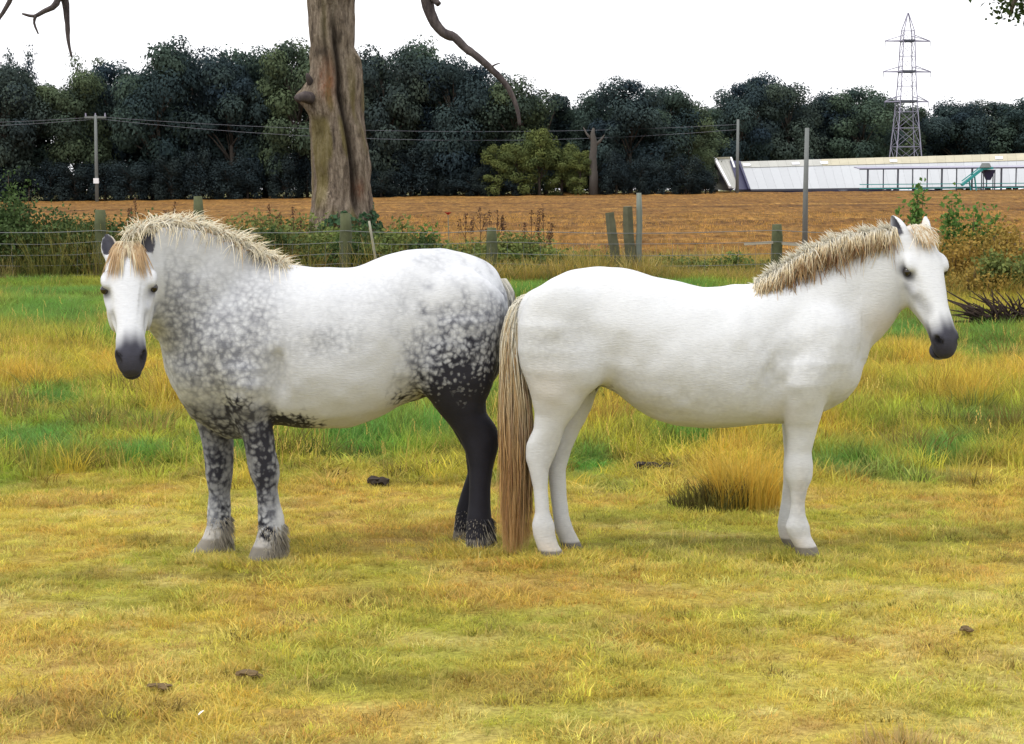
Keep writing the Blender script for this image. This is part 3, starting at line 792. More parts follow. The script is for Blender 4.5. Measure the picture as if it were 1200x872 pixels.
bush('field_edge_bush',610,330,2.4,1.0,1.0,M_BRAMBLE,1700,.075,'low green bush above the gap between the two horses',HB,312,18,d=38.9)
bush('field_edge_bush',655,330,1.6,.65,.9,M_BRAMBLE,1000,.070,'low weedy bush left of the pair of dark posts',HB,313,14,d=39.0)
bush('sapling',1068,330,.55,2.0,.5,M_FRESH,420,.10,'upright dark green sapling above the white pony ears',HB,320,7,'sapling',d=36,shape=.3)
bush('sapling',1024,330,.8,1.30,.5,M_FRESH,260,.09,'small leafy sprig over the white pony poll',HB,321,6,'sapling',d=36,shape=.3)
bush('sapling',1118,330,1.0,1.75,.6,M_FRESH,620,.10,'green leafy sapling just right of the white pony ears',HB,322,11,'sapling',d=34.5,shape=.3)
bush('sapling',1152,330,.8,1.75,.5,M_FRESH,320,.10,'leaning leafy sapling at right over the rusty scrub',HB,323,6,'sapling',d=34.5,shape=.3)
bush('rusty_scrub',1112,360,1.5,1.15,1.0,M_RUST,2100,.070,'rusty brown scrub beside the white pony face',HB,324,22,d=33)
bush('rusty_scrub',1170,360,1.5,1.35,1.0,M_RUST,2300,.070,'rusty brown scrub bush at the right edge, taller one',HB,325,24,d=33.5)
bush('rusty_scrub',1210,360,1.5,1.25,1.0,M_RUST,1900,.070,'rusty brown scrub bush cut by the right edge',HB,326,22,d=32.5)
bush('rusty_scrub',1145,365,1.3,.75,.9,M_RUST,1500,.060,'low rusty scrub in front of the taller rusty bushes',HB,327,18,d=31)
bush('bramble_bush',388,330,1.9,1.05,.9,M_BRAMBLE,1500,.085,'bramble bush in front of the dead oak foot',HB,340,16,d=39.3)
bush('bramble_bush',535,330,1.5,.95,.8,M_BRAMBLE,1200,.080,'low bramble bush behind the dapple rump, left of the mossy post',HB,341,14,d=39.1)
bush('field_edge_bush',690,330,1.5,.7,.8,M_BRAMBLE,1000,.070,'low weedy bush at the foot of the pair of dark posts',HB,342,14,d=38.6)
bush('field_edge_bush',790,330,1.9,.60,.8,M_BRAMBLE,1000,.070,'low weedy patch right of the steel stake',HB,343,14,d=38.9)
bush('field_edge_bush',868,330,1.6,.65,.8,M_BRAMBLE,900,.070,'low weedy patch over the white pony withers',HB,344,14,d=38.9)
for i_, (px_, w_, h_, m_) in enumerate(((5,1.6,1.25,M_HEDGE),(58,1.6,1.30,M_HEDGE),(104,1.4,1.20,M_HEDGE),(168,1.7,1.25,M_HEDGE),(235,1.8,1.20,M_BRAMBLE),(318,1.7,1.15,M_HEDGE),(418,1.5,.95,M_HEDGE),(455,1.5,1.0,M_BRAMBLE),(498,1.5,.95,M_HEDGE),(560,1.7,.85,M_BRAMBLE),(632,1.5,.75,M_BRAMBLE))):
    bush('nettle_clump', px_, 330, w_, h_, .8, m_, 1300, .080, ['dark nettle clump close behind the wires at the left edge','dark nettle clump second along the wires from the left edge','dark nettle clump by the first left post','dark nettles behind the dapple horse ears','olive nettles under the tall mossy post','dark nettles left of the oak, above the horse withers','dark nettles right of the oak post','olive nettles right of the leaning stake','dark nettles over the dapple loin','olive nettles over the dapple rump','olive nettles over the gap between the horses'][i_], HB, 360+i_, 16, 'nettles', 38.35)
bush('hedge_bush',200,333,2.2,1.35,1.1,M_BRAMBLE,1900,.080,'olive hedge bush behind the dapple horse crest',HB,330,20,d=39.2)
bush('olive_scrub',1062,345,1.3,1.0,.8,M_BRAMBLE,1200,.070,'olive weeds behind the white pony poll',HB,331,14,d=35)
bush('rusty_scrub',1150,352,1.4,1.45,.9,M_RUST,2000,.070,'tall rusty scrub behind the leaning sapling',HB,332,22,d=34)
bush('olive_scrub',1190,360,1.5,.95,.9,M_BRAMBLE,1300,.075,'olive green scrub low at the right edge',HB,328,16,d=31.3)

def dead_brush():
    random.seed(77)
    g = ground_at(1185, 388); root = empty('dead_brush_pile', (g[0], g[1], 0)); tag(root, 'dark tangle of dead branches on the grass at the right edge', 'brushwood')
    for k in range(130):
        a = random.uniform(0, 6.28); q = random.random()**.5
        p = Vector((q*.55*math.cos(a), q*.30*math.sin(a), random.uniform(0,.16)))
        e = p+Vector((random.gauss(-.24,.24), random.gauss(0,.18), random.uniform(.02,.42)))
        mid_ = (p+e)/2+Vector((random.gauss(0,.04),random.gauss(0,.04),random.gauss(.03,.03)))
        m = MB(); m.tube([p, mid_, e], [.020,.014,.005], 5); m.build('branch', M_DEADBR, root, True)
M_DEADBR = bark_mat('dark_dead_branches', (.020,.014,.012), (.060,.042,.034), 14)
dead_brush()

def dock(px, top, d, label, seed):
    random.seed(seed)
    x = X_at(px, d); zt = Z_at(top, d)
    root = empty('dock_plant', (x, d, 0)); tag(root, label, 'plant', 'dead dock stems along the fence')
    m = MB(); tips = [(random.uniform(-.03,.03), 0, zt)]
    m.tube([(0,0,-.05),(.01,0,zt*.5),tips[0]], [.012,.009,.004], 5)
    for k in range(4):
        s = random.choice((-1,1)); z0 = zt*random.uniform(.4,.7); e = (s*random.uniform(.08,.2), random.uniform(-.1,.1), z0+zt*random.uniform(.15,.3)); tips.append(e)
        m.tube([(.01,0,z0),(e[0]*.6,e[1]*.6,z0+(e[2]-z0)*.4),e],[.007,.006,.003],4)
    m.build('stem', M_DOCK, root)
    r_ = np.random.default_rng(seed); C = []
    for t in tips:
        n = 60; q = r_.random(n); C.append(np.array(t)+np.stack([r_.normal(0,.022,n), r_.normal(0,.022,n), -.32*q],1))
    C = np.vstack(C); V, F = kites(C, r_.normal(size=(len(C),3)), r_.uniform(.02,.045,len(C)), r_, .8)
    me = mesh_np('seed_head', V, F); link('seed_head', me, root, M_DOCK)
M_DOCK = plain('dried_dock', (.10,.05,.026), .9, .3, 20)
for i, (px, top, lab) in enumerate([(563,243,'dead brown dock stem left of the single mossy post above the dapple rump'),(583,246,'dead brown dock stem just right of that mossy post'),(622,246,'dead brown dock stem, left of the close pair over the horses gap'),(637,240,'dead brown dock stem, right of the close pair over the horses gap'),
        (345,243,'dead dock stem left of the dead oak'),(318,240,'dead dock stem second left of the dead oak'),(160,232,'dead dock stem behind the dapple horse mane front'),(205,236,'dead dock stem above the dapple horse crest'),(545,250,'short dead dock stem right of the fresh bramble shoots')]):
    dock(px, top, 39.5+.2*(i % 3), lab, 400+i)

# overhanging oak spray from a tree that stands just outside the frame at right
def overhang():
    d = 24.0; random.seed(31); r_ = np.random.default_rng(31)
    bx = X_at(1420, d); root = empty('oak_tree', (bx, d, 0)); tag(root, 'leafy oak outside the frame whose spray of leaves hangs in the top right corner', 'tree')
    m = MB(); m.tube([(0,0,-.2),(.05,0,1.5),(-.05,.1,3.2),(.1,.0,5.2),(0,0,7.5)], [.42,.33,.28,.20,.08], 12, jit=.06); m.build('trunk', M_BARK2, root, True)
    O = np.array([bx, d, 0])
    tips = []
    def br(pts, r0, r1):
        mm = MB(); P = [np.array(p) for p in pts]; mm.tube(P, list(np.linspace(r0, r1, len(P))), 7, jit=.05); mm.build('limb', M_BARK2, root, True); tips.append(P[-1]); tips.append((P[-1]+P[-2])/2)
    br([(0,0,3.4),at(1330,-80,d)-O,at(1260,-70,d)-O,at(1205,-28,d)-O,at(1188,2,d)-O,at(1183,20,d)-O], .14, .012)
    br([at(1260,-70,d)-O,at(1215,-50,d)-O,at(1182,-22,d)-O,at(1172,-4,d)-O], .05, .01)
    for k in range(9):
        a = random.uniform(0,6.28); br([(0,0,3.6+k*.4),(1.0*math.cos(a),1.0*math.sin(a),4.6+k*.4),(2.0*math.cos(a)+.2,2.0*math.sin(a),5.2+k*.35)],.10,.02)
    C = []
    for i, t in enumerate(tips):
        n = 80 if i < 4 else 420; s = .17 if i < 4 else .65
        C.append(t+r_.normal(size=(n,3))*s*np.array([1,1,.6]) + np.array([.10,0,.10] if i < 4 else [0,0,0]))
    C = np.vstack(C)
    V, F = kites(C, r_.normal(size=(len(C),3))+np.array([0,0,.5]), r_.uniform(.06,.12,len(C)), r_, .6)
    me = mesh_np('crown', V, F); attr(me, 'leaf', np.repeat(r_.random(len(C)),4)); link('crown', me, root, M_OAK)
M_BARK2 = bark_mat('oak_bark', (.05,.042,.034), (.15,.125,.10), 8)
M_OAK = leaf_mat('oak_leaves', (.025,.050,.016), (.06,.09,.03), (.06,.08,.03), .2)
overhang()
# ================================================================ horses
# Each horse's body is one continuous skin: a signed distance field of lofted sections
# (barrel, neck, head, limbs, muscle masses) blended smoothly and meshed with surface nets.
def table(u, v, n=400, sm=7):
    u = np.asarray(u, float); v = np.asarray(v, float)
    o = np.argsort(u); u = u[o]; v = v[o]
    U = np.linspace(u[0], u[-1], n); V = np.interp(U, u, v)
    for _ in range(2):
        P = np.pad(V, sm, mode='reflect', reflect_type='odd')
        V = np.convolve(P, np.ones(2*sm+1)/(2*sm+1), 'valid')
    return U, V
def smin(a, b, k):
    h = np.clip(0.5 + 0.5*(b-a)/k, 0, 1)
    return b + (a-b)*h - k*h*(1-h)
def smax(a, b, k): return -smin(-a, -b, k)
def ell(p, q, rp, rq, e=2.0):
    """2-D ellipse distance, first order"""
    if e != 2.0:
        k0 = (np.abs(p/rp)**e + np.abs(q/rq)**e)**(1/e)
        k0 = np.maximum(k0, 1e-4)
        gp = (np.abs(p/rp)**(e-1))/rp; gq = (np.abs(q/rq)**(e-1))/rq
        g = np.sqrt(gp*gp+gq*gq) / k0**(e-1)
        return (k0-1)/np.maximum(g, 1e-3)
    k0 = np.sqrt((p/rp)**2 + (q/rq)**2); k1 = np.sqrt((p/rp**2)**2 + (q/rq**2)**2)
    return k0*(k0-1)/np.maximum(k1, 1e-3)

class Field:
    def __init__(s, lo, hi, h, yc):
        s.lo = np.array(lo, float); s.h = h
        s.n = np.ceil((np.array(hi)-s.lo)/h).astype(int) + 1
        s.F = np.full(s.n, 1.0, np.float32); s.yc = yc
    def sub(s, lo, hi):
        """index box + coordinates (x, local y, z)"""
        a = np.clip(np.floor((np.array(lo)-s.lo)/s.h).astype(int), 0, s.n-1)
        b = np.clip(np.ceil((np.array(hi)-s.lo)/s.h).astype(int)+1, a+1, s.n)
        g = [s.lo[i] + s.h*np.arange(a[i], b[i]) for i in range(3)]
        X = g[0][:, None, None]; Y = g[1][None, :, None]; Z = g[2][None, None, :]
        return tuple(slice(a[i], b[i]) for i in range(3)), X, Y - s.yc(X), Z
    def put(s, sl, d, k, op='u'):
        A = s.F[sl]
        s.F[sl] = smin(A, d, k) if op == 'u' else smax(A, -d, k)
    def box_of(s, P, m):
        """bounding box in world coords from local points"""
        P = np.array(P); y = P[:, 1] + s.yc(P[:, 0])
        W = np.stack([P[:, 0], y, P[:, 2]], 1)
        return W.min(0)-m, W.max(0)+m
    # loft along x: rows (x, ztop, zbot, halfwidth)
    def loft_x(s, rows, k=0.04, egg=0.10, e=2.25):
        R = np.array(rows, float)
        lo = [R[:,0].min()-.1, R[:,3].max()*-1-.12, R[:,2].min()-.1]; hi = [R[:,0].max()+.1, R[:,3].max()+.12, R[:,1].max()+.1]
        ys = [s.yc(np.array(R[:,0].min())), s.yc(np.array(R[:,0].max()))]
        lo[1] += min(ys); hi[1] += max(ys)
        sl, X, Y, Z = s.sub(lo, hi)
        f = lambda j: np.interp(X, *table(R[:,0], R[:,j]))
        zt, zb, hw = f(1), f(2), f(3)
        zc = (zt+zb)/2; rz = np.maximum((zt-zb)/2, .01)
        q = np.clip((Z-zc)/rz, -1.3, 1.3)
        ww = hw*(1 - egg*q - 0.05*q*q)
        d = ell(Y, Z-zc, np.maximum(ww, .01), rz, e)
        d = np.maximum(d, np.maximum(X-R[:,0].max(), R[:,0].min()-X))
        s.put(sl, d, k)
    # loft along z (limbs): rows (z, x0, x1, ycentre, halfdepth)
    def loft_z(s, rows, k=0.03, e=2.0, sm=5):
        R = np.array(rows, float)
        lo = [R[:,1].min()-.1, (R[:,3]-R[:,4]).min()-.1, R[:,0].min()-.06]; hi = [R[:,2].max()+.1, (R[:,3]+R[:,4]).max()+.1, R[:,0].max()+.08]
        ys = [s.yc(np.array(lo[0])), s.yc(np.array(hi[0]))]
        lo[1] += min(ys); hi[1] += max(ys)
        sl, X, Y, Z = s.sub(lo, hi)
        f = lambda j: np.interp(Z, *table(R[:,0], R[:,j], sm=sm))
        x0, x1, yc, ry = f(1), f(2), f(3), f(4)
        d = ell(X-(x0+x1)/2, Y-yc, np.maximum((x1-x0)/2, .008), ry, e)
        d = smax(d, np.maximum(Z-R[:,0].max(), R[:,0].min()-Z) + 0*d, .02)
        s.put(sl, d, k)
    # neck: crest and throat polylines in the (x,z) plane, width and sideways centre along the axis
    def neck(s, crest, throat, a0, a1, wid, yoff, k=0.05):
        crest = np.array(crest); throat = np.array(throat); a0 = np.array(a0); a1 = np.array(a1)
        t = (a1-a0)/np.linalg.norm(a1-a0); n = np.array([-t[1], t[0]])
        if n[1] < 0: n = -n
        uc = (crest-a0)@t; vc = (crest-a0)@n; ut = (throat-a0)@t; vt = (throat-a0)@n
        u0, u1 = wid[0][0], wid[-1][0]
        al = np.vstack([crest, throat])
        ymax = max(abs(y) for _, y in yoff)+.3
        lo, hi = s.box_of([[al[:,0].min(), -ymax, al[:,1].min()], [al[:,0].max(), ymax, al[:,1].max()]], .1)
        sl, X, Y, Z = s.sub(lo, hi)
        U = (X-a0[0])*t[0] + (Z-a0[1])*t[1]; V = (X-a0[0])*n[0] + (Z-a0[1])*n[1]
        zt = np.interp(U, *table(uc, vc)); zb = np.interp(U, *table(ut, vt))
        W = np.array(wid); O = np.array(yoff)
        hw = np.interp(U, *table(W[:,0], W[:,1])); yo = np.interp(U, *table(O[:,0], O[:,1]))
        vcn = (zt+zb)/2; rv = np.maximum((zt-zb)/2, .02)
        q = np.clip((V-vcn)/rv, -1.2, 1.2)
        d = ell(Y-yo, V-vcn, hw*(1-.24*q-.08*q*q), rv, 2.0)
        d = smax(d, U-u1+0*d, .05); d = smax(d, u0-U+0*d, .16)
        s.put(sl, d, k)
    def ball(s, c, r, k=0.03, op='u'):
        """ellipsoid, centre and radii in local coords"""
        c = np.array(c, float); r = np.array(r, float)*np.ones(3)
        lo, hi = s.box_of([c-r*1.4, c+r*1.4], .05+k)
        sl, X, Y, Z = s.sub(lo, hi)
        p = [(X-c[0]), (Y-c[1]), (Z-c[2])]
        k0 = np.sqrt(sum((p[i]/r[i])**2 for i in range(3))); k1 = np.sqrt(sum((p[i]/r[i]**2)**2 for i in range(3)))
        s.put(sl, k0*(k0-1)/np.maximum(k1, 1e-3), k, op)
    # head in its own frame: O origin at the poll (local), M rows = e_u, e_v, e_w, scale
    def head(s, O, M, sc, ears, k=0.045, ew=1.0):
        O = np.array(O); M = np.array(M)
        R = np.array([(-.05,-.03,-.13,.045),(0,.0,-.20,.078),(.06,.012,-.235,.092),(.12,.018,-.258,.099),(.17,.018,-.264,.101),
             (.22,.013,-.258,.095),(.28,.006,-.230,.080),(.34,.001,-.195,.068),(.40,-.002,-.165,.059),(.46,-.002,-.142,.056),
             (.51,-.002,-.136,.058),(.55,-.010,-.130,.055),(.58,-.028,-.120,.047),(.602,-.052,-.104,.028)])
        rad = .75*sc
        lo, hi = s.box_of([O-rad, O+rad], .0)
        sl, X, Y, Z = s.sub(lo, hi)
        d3 = [X-O[0], Y-O[1], Z-O[2]]
        u, v, w = [(d3[0]*M[i][0]+d3[1]*M[i][1]+d3[2]*M[i][2])/sc for i in range(3)]
        f = lambda j: np.interp(u, *table(R[:,0], R[:,j], sm=6))
        vt, vb, hw = f(1), f(2), f(3)*1.12
        vc = (vt+vb)/2; rv = np.maximum((vt-vb)/2, .01)
        q = np.clip((vt-v)/(2*rv), -.1, 1.1)                    # 0 at the face, 1 at the jaw
        ww = hw*(1 - .42*sstep(.35, 1.0, q) - .10*sstep(.3, 0, q))
        d = ell(w, v-vc, ww, rv, 2.5)
        d = np.maximum(d, np.maximum(u-.602, -.06-u))
        aw = np.abs(w)
        def bl(c, r, k, op=1):
            nonlocal d
            r = np.array(r)*np.ones(3)
            p = (u-c[0], v-c[1], aw-c[2])
            k0 = np.sqrt(sum((p[i]/r[i])**2 for i in range(3))); k1 = np.sqrt(sum((p[i]/r[i]**2)**2 for i in range(3)))
            e = k0*(k0-1)/np.maximum(k1, 1e-3)
            d = smin(d, e, k) if op == 1 else smax(d, -e, k)
        def cap(a, b, r, k, op=1):
            nonlocal d
            a = np.array(a); b = np.array(b); ab = b-a; L = ab@ab
            p = (u-a[0], v-a[1], aw-a[2])
            t = np.clip((p[0]*ab[0]+p[1]*ab[1]+p[2]*ab[2])/L, 0, 1)
            e = np.sqrt(sum((p[i]-t*ab[i])**2 for i in range(3))) - r
            d = smin(d, e, k) if op == 1 else smax(d, -e, k)
        bl((.150,-.030,.092), (.050,.024,.026), .022)              # brow
        bl((.165,-.195,.064), (.125,.104,.038), .022)               # cheek muscle
        cap((.20,-.085,.090), (.335,-.070,.062), .010, .018)      # facial crest
        bl((.245,-.035,.094), (.05,.022,.020), .03, 0)            # hollow below the eye
        bl((.36,-.06,.078), (.06,.03,.020), .03, 0)
        bl((.525,-.042,.040), (.040,.032,.026), .012)             # nostril wing
        bl((.540,-.034,.052), (.026,.014,.020), .006, 0)          # nostril
        bl((.555,-.085,.0), (.045,.036,.045), .02)                # upper lip
        bl((.550,-.134,.0), (.042,.027,.042), .008)               # lower lip and chin
        bl((.575,-.110,.0), (.055,.006,.080), .006, 0)            # mouth line
        bl((.178,-.053,.118), (.022,.017,.016), .008, 0)          # eye opening
        sd_ = smin(s.F[sl], d*sc, .028)
        s.F[sl] = sd_
        # ears : (side, tip direction in head frame (u,v,w), opening direction)
        for side, tipd, opn, L in ears:
            base = np.array([.012, -.045, .070*side]); ax = np.array(tipd, float); ax /= np.linalg.norm(ax)
            op = np.array(opn, float); op -= ax*(op@ax); op /= np.linalg.norm(op); sd = np.cross(ax, op)
            p = [u-base[0], v-base[1], w-base[2]]
            t = (p[0]*ax[0]+p[1]*ax[1]+p[2]*ax[2])/L
            a = p[0]*op[0]+p[1]*op[1]+p[2]*op[2]; b = p[0]*sd[0]+p[1]*sd[1]+p[2]*sd[2]
            tc = np.clip(t, -.1, 1.0)
            r = np.interp(tc, [-.1,.0,.15,.4,.65,.85,.95,1.0], [.028,.029,.035,.038,.032,.020,.011,.003])*ew
            de = ell(a, b, np.maximum(r*.72, .006), np.maximum(r, .006))
            de = smax(de, np.maximum(t-1.02, -.15-t)*L+0*de, .01)
            inn = ell(a-r*.72, b, np.maximum(r*.85, .004), np.maximum(r*.72, .004))
            inn = np.maximum(inn, np.maximum(t-.93, .08-t)*L)
            de = smax(de, -inn, .006)
            s.F[sl] = smin(s.F[sl], de*sc, .018)
    def mesh(s):
        F = s.F; n = s.n
        ins = F < 0
        c = [ins[i:n[0]-1+i, j:n[1]-1+j, k:n[2]-1+k] for i in (0,1) for j in (0,1) for k in (0,1)]
        cnt = sum(a.astype(np.int8) for a in c)
        act = (cnt > 0) & (cnt < 8)
        I, J, K = np.nonzero(act)
        acc = np.zeros((len(I), 3)); m = np.zeros(len(I))
        for (a, b) in [((0,0,0),(1,0,0)),((0,1,0),(1,1,0)),((0,0,1),(1,0,1)),((0,1,1),(1,1,1)),((0,0,0),(0,1,0)),((1,0,0),(1,1,0)),
                       ((0,0,1),(0,1,1)),((1,0,1),(1,1,1)),((0,0,0),(0,0,1)),((1,0,0),(1,0,1)),((0,1,0),(0,1,1)),((1,1,0),(1,1,1))]:
            fa = F[I+a[0], J+a[1], K+a[2]]; fb = F[I+b[0], J+b[1], K+b[2]]
            x = (fa < 0) != (fb < 0)
            t = np.where(x, fa/np.where(x, fa-fb, 1), 0)
            P = np.array(a)[None] + t[:, None]*(np.array(b)-np.array(a))[None]
            acc += np.where(x[:, None], P, 0); m += x
        V = s.lo + s.h*(np.stack([I, J, K], 1) + acc/m[:, None])
        idx = np.full(act.shape, -1, np.int32); idx[I, J, K] = np.arange(len(I))
        Q = []
        for ax in range(3):
            s0 = [slice(None)]*3; s1 = [slice(None)]*3; s0[ax] = slice(0, -1); s1[ax] = slice(1, None)
            x = ins[tuple(s0)] != ins[tuple(s1)]
            i, j, k = np.nonzero(x)
            g = np.stack([i, j, k], 1)
            o1, o2 = [(1,2),(2,0),(0,1)][ax]
            ok = (g[:, o1] > 0) & (g[:, o2] > 0) & (g[:, o1] < n[o1]-1) & (g[:, o2] < n[o2]-1)
            g = g[ok]
            A = g.copy(); A[:, o1] -= 1; A[:, o2] -= 1
            B = g.copy(); B[:, o2] -= 1
            C = g.copy()
            D = g.copy(); D[:, o1] -= 1
            q = np.stack([idx[tuple(p.T)] for p in (A, B, C, D)], 1)
            fl = ~ins[tuple(g.T)]
            q[fl] = q[fl][:, ::-1]
            Q.append(q)
        Q = np.vstack(Q); Q = Q[(Q >= 0).all(1)]
        # two rounds of gentle smoothing
        E = np.vstack([Q[:, [0,1]], Q[:, [1,2]], Q[:, [2,3]], Q[:, [3,0]]])
        for lam in (.5, -.45, .5):
            sm = np.zeros_like(V); ct = np.zeros(len(V))
            for a, b in ((0,1),(1,0)):
                for j in range(3): sm[:, j] += np.bincount(E[:, a], V[E[:, b], j], len(V))
                ct += np.bincount(E[:, a], minlength=len(V))
            V = V + lam*(sm/np.maximum(ct, 1)[:, None]-V)
        return V, Q

def ear_mask(u, v, w, ears, ew=1.0):
    o = np.zeros_like(u)
    for side, tipd, opn, L in ears:
        base = np.array([.012, -.045, .070*side]); ax = np.array(tipd, float); ax /= np.linalg.norm(ax)
        op = np.array(opn, float); op -= ax*(op@ax); op /= np.linalg.norm(op); sd = np.cross(ax, op)
        p = [u-base[0], v-base[1], w-base[2]]
        t = sum(p[i]*ax[i] for i in range(3))/L; a = sum(p[i]*op[i] for i in range(3)); b = sum(p[i]*sd[i] for i in range(3))
        r = np.interp(t, [-.1,.0,.15,.4,.65,.85,.95,1.0], [.028,.029,.035,.038,.032,.020,.011,.003])*ew
        ins = ell(a-r*.72, b, np.maximum(r*1.0, .004), np.maximum(r*.84, .004))
        o = np.maximum(o, sstep(.004,-.002,ins)*sstep(.06,.16,t)*sstep(1.08,1.0,t))
    return o
def frame(yaw_dir, alpha, roll=0.0):
    """head frame: yaw_dir horizontal unit (x,y) the nose points to, alpha = nose angle forward from straight down"""
    f = np.array([yaw_dir[0], yaw_dir[1], 0.0]); f /= np.linalg.norm(f)
    z = np.array([0, 0, 1.0])
    eu = f*math.sin(alpha) - z*math.cos(alpha); ev = f*math.cos(alpha) + z*math.sin(alpha); ew = np.cross(eu, ev)
    if roll:
        c, s_ = math.cos(roll), math.sin(roll)
        # roll about the view axis (world y)
        Rm = np.array([[c, 0, s_], [0, 1, 0], [-s_, 0, c]])
        eu, ev, ew = Rm@eu, Rm@ev, Rm@ew
    return np.array([eu, ev, ew])

# ---------------------------------------------------------------- hair built as tapered three-sided strands
class Hair:
    def __init__(s): s.V = []; s.F = []; s.C = []; s.n = 0
    def strand(s, pts, w, cols, root=.7):
        pts = np.asarray(pts, float); n = len(pts)
        t = np.gradient(pts, axis=0); t /= np.linalg.norm(t, axis=1)[:, None]+1e-9
        ref = RNG.normal(size=3); ref /= np.linalg.norm(ref)
        a = np.cross(t, ref); a /= np.linalg.norm(a, axis=1)[:, None]+1e-9
        b = np.cross(t, a)
        u = np.linspace(0, 1, n)
        r = w*np.interp(u, [0,.3,.7,1], [root,1,.8,.12])
        ring = []
        for k in range(3):
            an = 2*math.pi*k/3
            ring.append(pts + (a*math.cos(an)+b*math.sin(an))*r[:, None])
        s.V.append(np.stack(ring, 1).reshape(-1, 3))
        cols = np.asarray(cols, float)
        cc = np.stack([np.interp(u, np.linspace(0, 1, len(cols)), cols[:, j]) for j in range(3)], 1)
        s.C.append(np.repeat(cc, 3, 0))
        q = []
        for i in range(n-1):
            for k in range(3):
                k2 = (k+1) % 3
                q.append((s.n+i*3+k, s.n+i*3+k2, s.n+(i+1)*3+k2, s.n+(i+1)*3+k))
        s.F.append(q); s.n += 3*n
    def build(s, name, parent):
        me = mesh_np(name, np.vstack(s.V), np.vstack(s.F), True)
        attr(me, 'col', np.vstack(s.C))
        return link(name, me, parent, hair_mat)

hair_mat, _n, _b = new_mat('horse_hair', .55, .35)
_c = get_attr(_n, 'col', 'Color')
_n.links.new(_c, _b.inputs['Base Color'])
_t = nd(_n, 'ShaderNodeBsdfTranslucent'); _n.links.new(_c, _t.inputs[0])
_m = nd(_n, 'ShaderNodeMixShader'); _m.inputs[0].default_value = .5
_n.links.new(_b.outputs[0], _m.inputs[1]); _n.links.new(_t.outputs[0], _m.inputs[2]); _n.links.new(_m.outputs[0], _n.nodes['Material Output'].inputs[0])

def coat_material(name, light, net, black):
    m, nt, b = new_mat(name, .72, .22)
    tc = nd(nt, 'ShaderNodeTexCoord').outputs['Object']
    # dapples: pale round spots in a darker net
    wob = nd(nt, 'ShaderNodeVectorMath', operation='MULTIPLY_ADD')
    nt.links.new(noise(nt, tc, 14, 3, .6, out=1), wob.inputs[0]); wob.inputs[1].default_value = (.055,.055,.055); nt.links.new(tc, wob.inputs[2])
    vo = nd(nt, 'ShaderNodeTexVoronoi', feature='SMOOTH_F1'); vo.inputs['Scale'].default_value = 37; vo.inputs['Smoothness'].default_value = .35
    vo.inputs['Randomness'].default_value = 1.0
    nt.links.new(wob.outputs[0], vo.inputs['Vector'])
    n1 = noise(nt, tc, 9, 4, .6)
    nb = noise(nt, mapping(nt, tc, (1, 1, .6)), 20, 4, .62, dist=.6)
    net0 = ramp(nt, vo.outputs['Distance'], [(.16,(0,0,0)),(.84,(1,1,1))])
    netm = math_n(nt, 'ADD', math_n(nt, 'MULTIPLY', net0, .72), math_n(nt, 'MULTIPLY', ramp(nt, nb, [(.36,(0,0,0)),(.66,(1,1,1))]), .36), True)
    n2 = noise(nt, tc, 60, 3, .6)
    dap = get_attr(nt, 'dapple'); blk = get_attr(nt, 'dark'); hoof = get_attr(nt, 'hoof'); skin = get_attr(nt, 'skin'); tan = get_attr(nt, 'tan')
    f = math_n(nt, 'MULTIPLY', dap, math_n(nt, 'ADD', math_n(nt, 'MULTIPLY', netm, 1.15), math_n(nt, 'MULTIPLY', n1, .12)), True)
    lightc = mix(nt, n1, light, tuple(c*.93 for c in light))
    lightc = mix(nt, math_n(nt, 'MULTIPLY', n2, .16), lightc, tuple(c*.6 for c in light))
    hs = noise(nt, mapping(nt, tc, (38, 38, 150), (0, .5, 0)), 1.0, 3, .65)
    lightc = mix(nt, .5, lightc, ramp(nt, hs, [(.3,(.86,.86,.87)),(.55,(1,1,1)),(.75,(1.06,1.06,1.05))]), 'MULTIPLY')
    lightc = mix(nt, tan, lightc, (.50,.38,.22))
    c = mix(nt, f, lightc, net)
    # black points, broken up at their edge by the dapples
    e = math_n(nt, 'ADD', math_n(nt, 'SUBTRACT', math_n(nt, 'MULTIPLY', blk, 2.0), 0.62), math_n(nt, 'MULTIPLY', math_n(nt, 'SUBTRACT', netm, .5), 1.9))
    e = math_n(nt, 'MULTIPLY', e, math_n(nt, 'MULTIPLY', blk, 4.0, True), True)
    e = math_n(nt, 'MAXIMUM', e, math_n(nt, 'MULTIPLY', math_n(nt, 'SUBTRACT', blk, .86), 8.0, True))
    c = mix(nt, e, c, mix(nt, n1, black, tuple(x*3.0 for x in black)))
    c = mix(nt, skin, c, mix(nt, n1, (.018,.018,.026), (.055,.055,.074)))
    c = mix(nt, get_attr(nt, 'nostril'), c, (.006,.005,.006))
    c = mix(nt, hoof, c, mix(nt, nb, (.10,.095,.085), (.24,.21,.16)))
    nt.links.new(c, b.inputs['Base Color'])
    
    bump(nt, b, math_n(nt, 'ADD', math_n(nt, 'MULTIPLY', n1, .30), math_n(nt, 'MULTIPLY', hs, .5)), .45, .010)
    b.inputs['Sheen Weight'].default_value = .04
    b.inputs['Sheen Roughness'].default_value = .4
    return m

eye_mat, _n, _b = new_mat('horse_eye', .08, .6)
_b.inputs['Base Color'].default_value = (.012, .008, .006, 1)

def eyeball(parent, c, r):
    me = bpy.data.meshes.new('eye')
    import bmesh
    bm = bmesh.new(); bmesh.ops.create_uvsphere(bm, u_segments=16, v_segments=10, radius=r)
    for f in bm.faces: f.smooth = True
    bm.to_mesh(me); bm.free()
    o = link('eye', me, parent, eye_mat); o.location = c
    return o

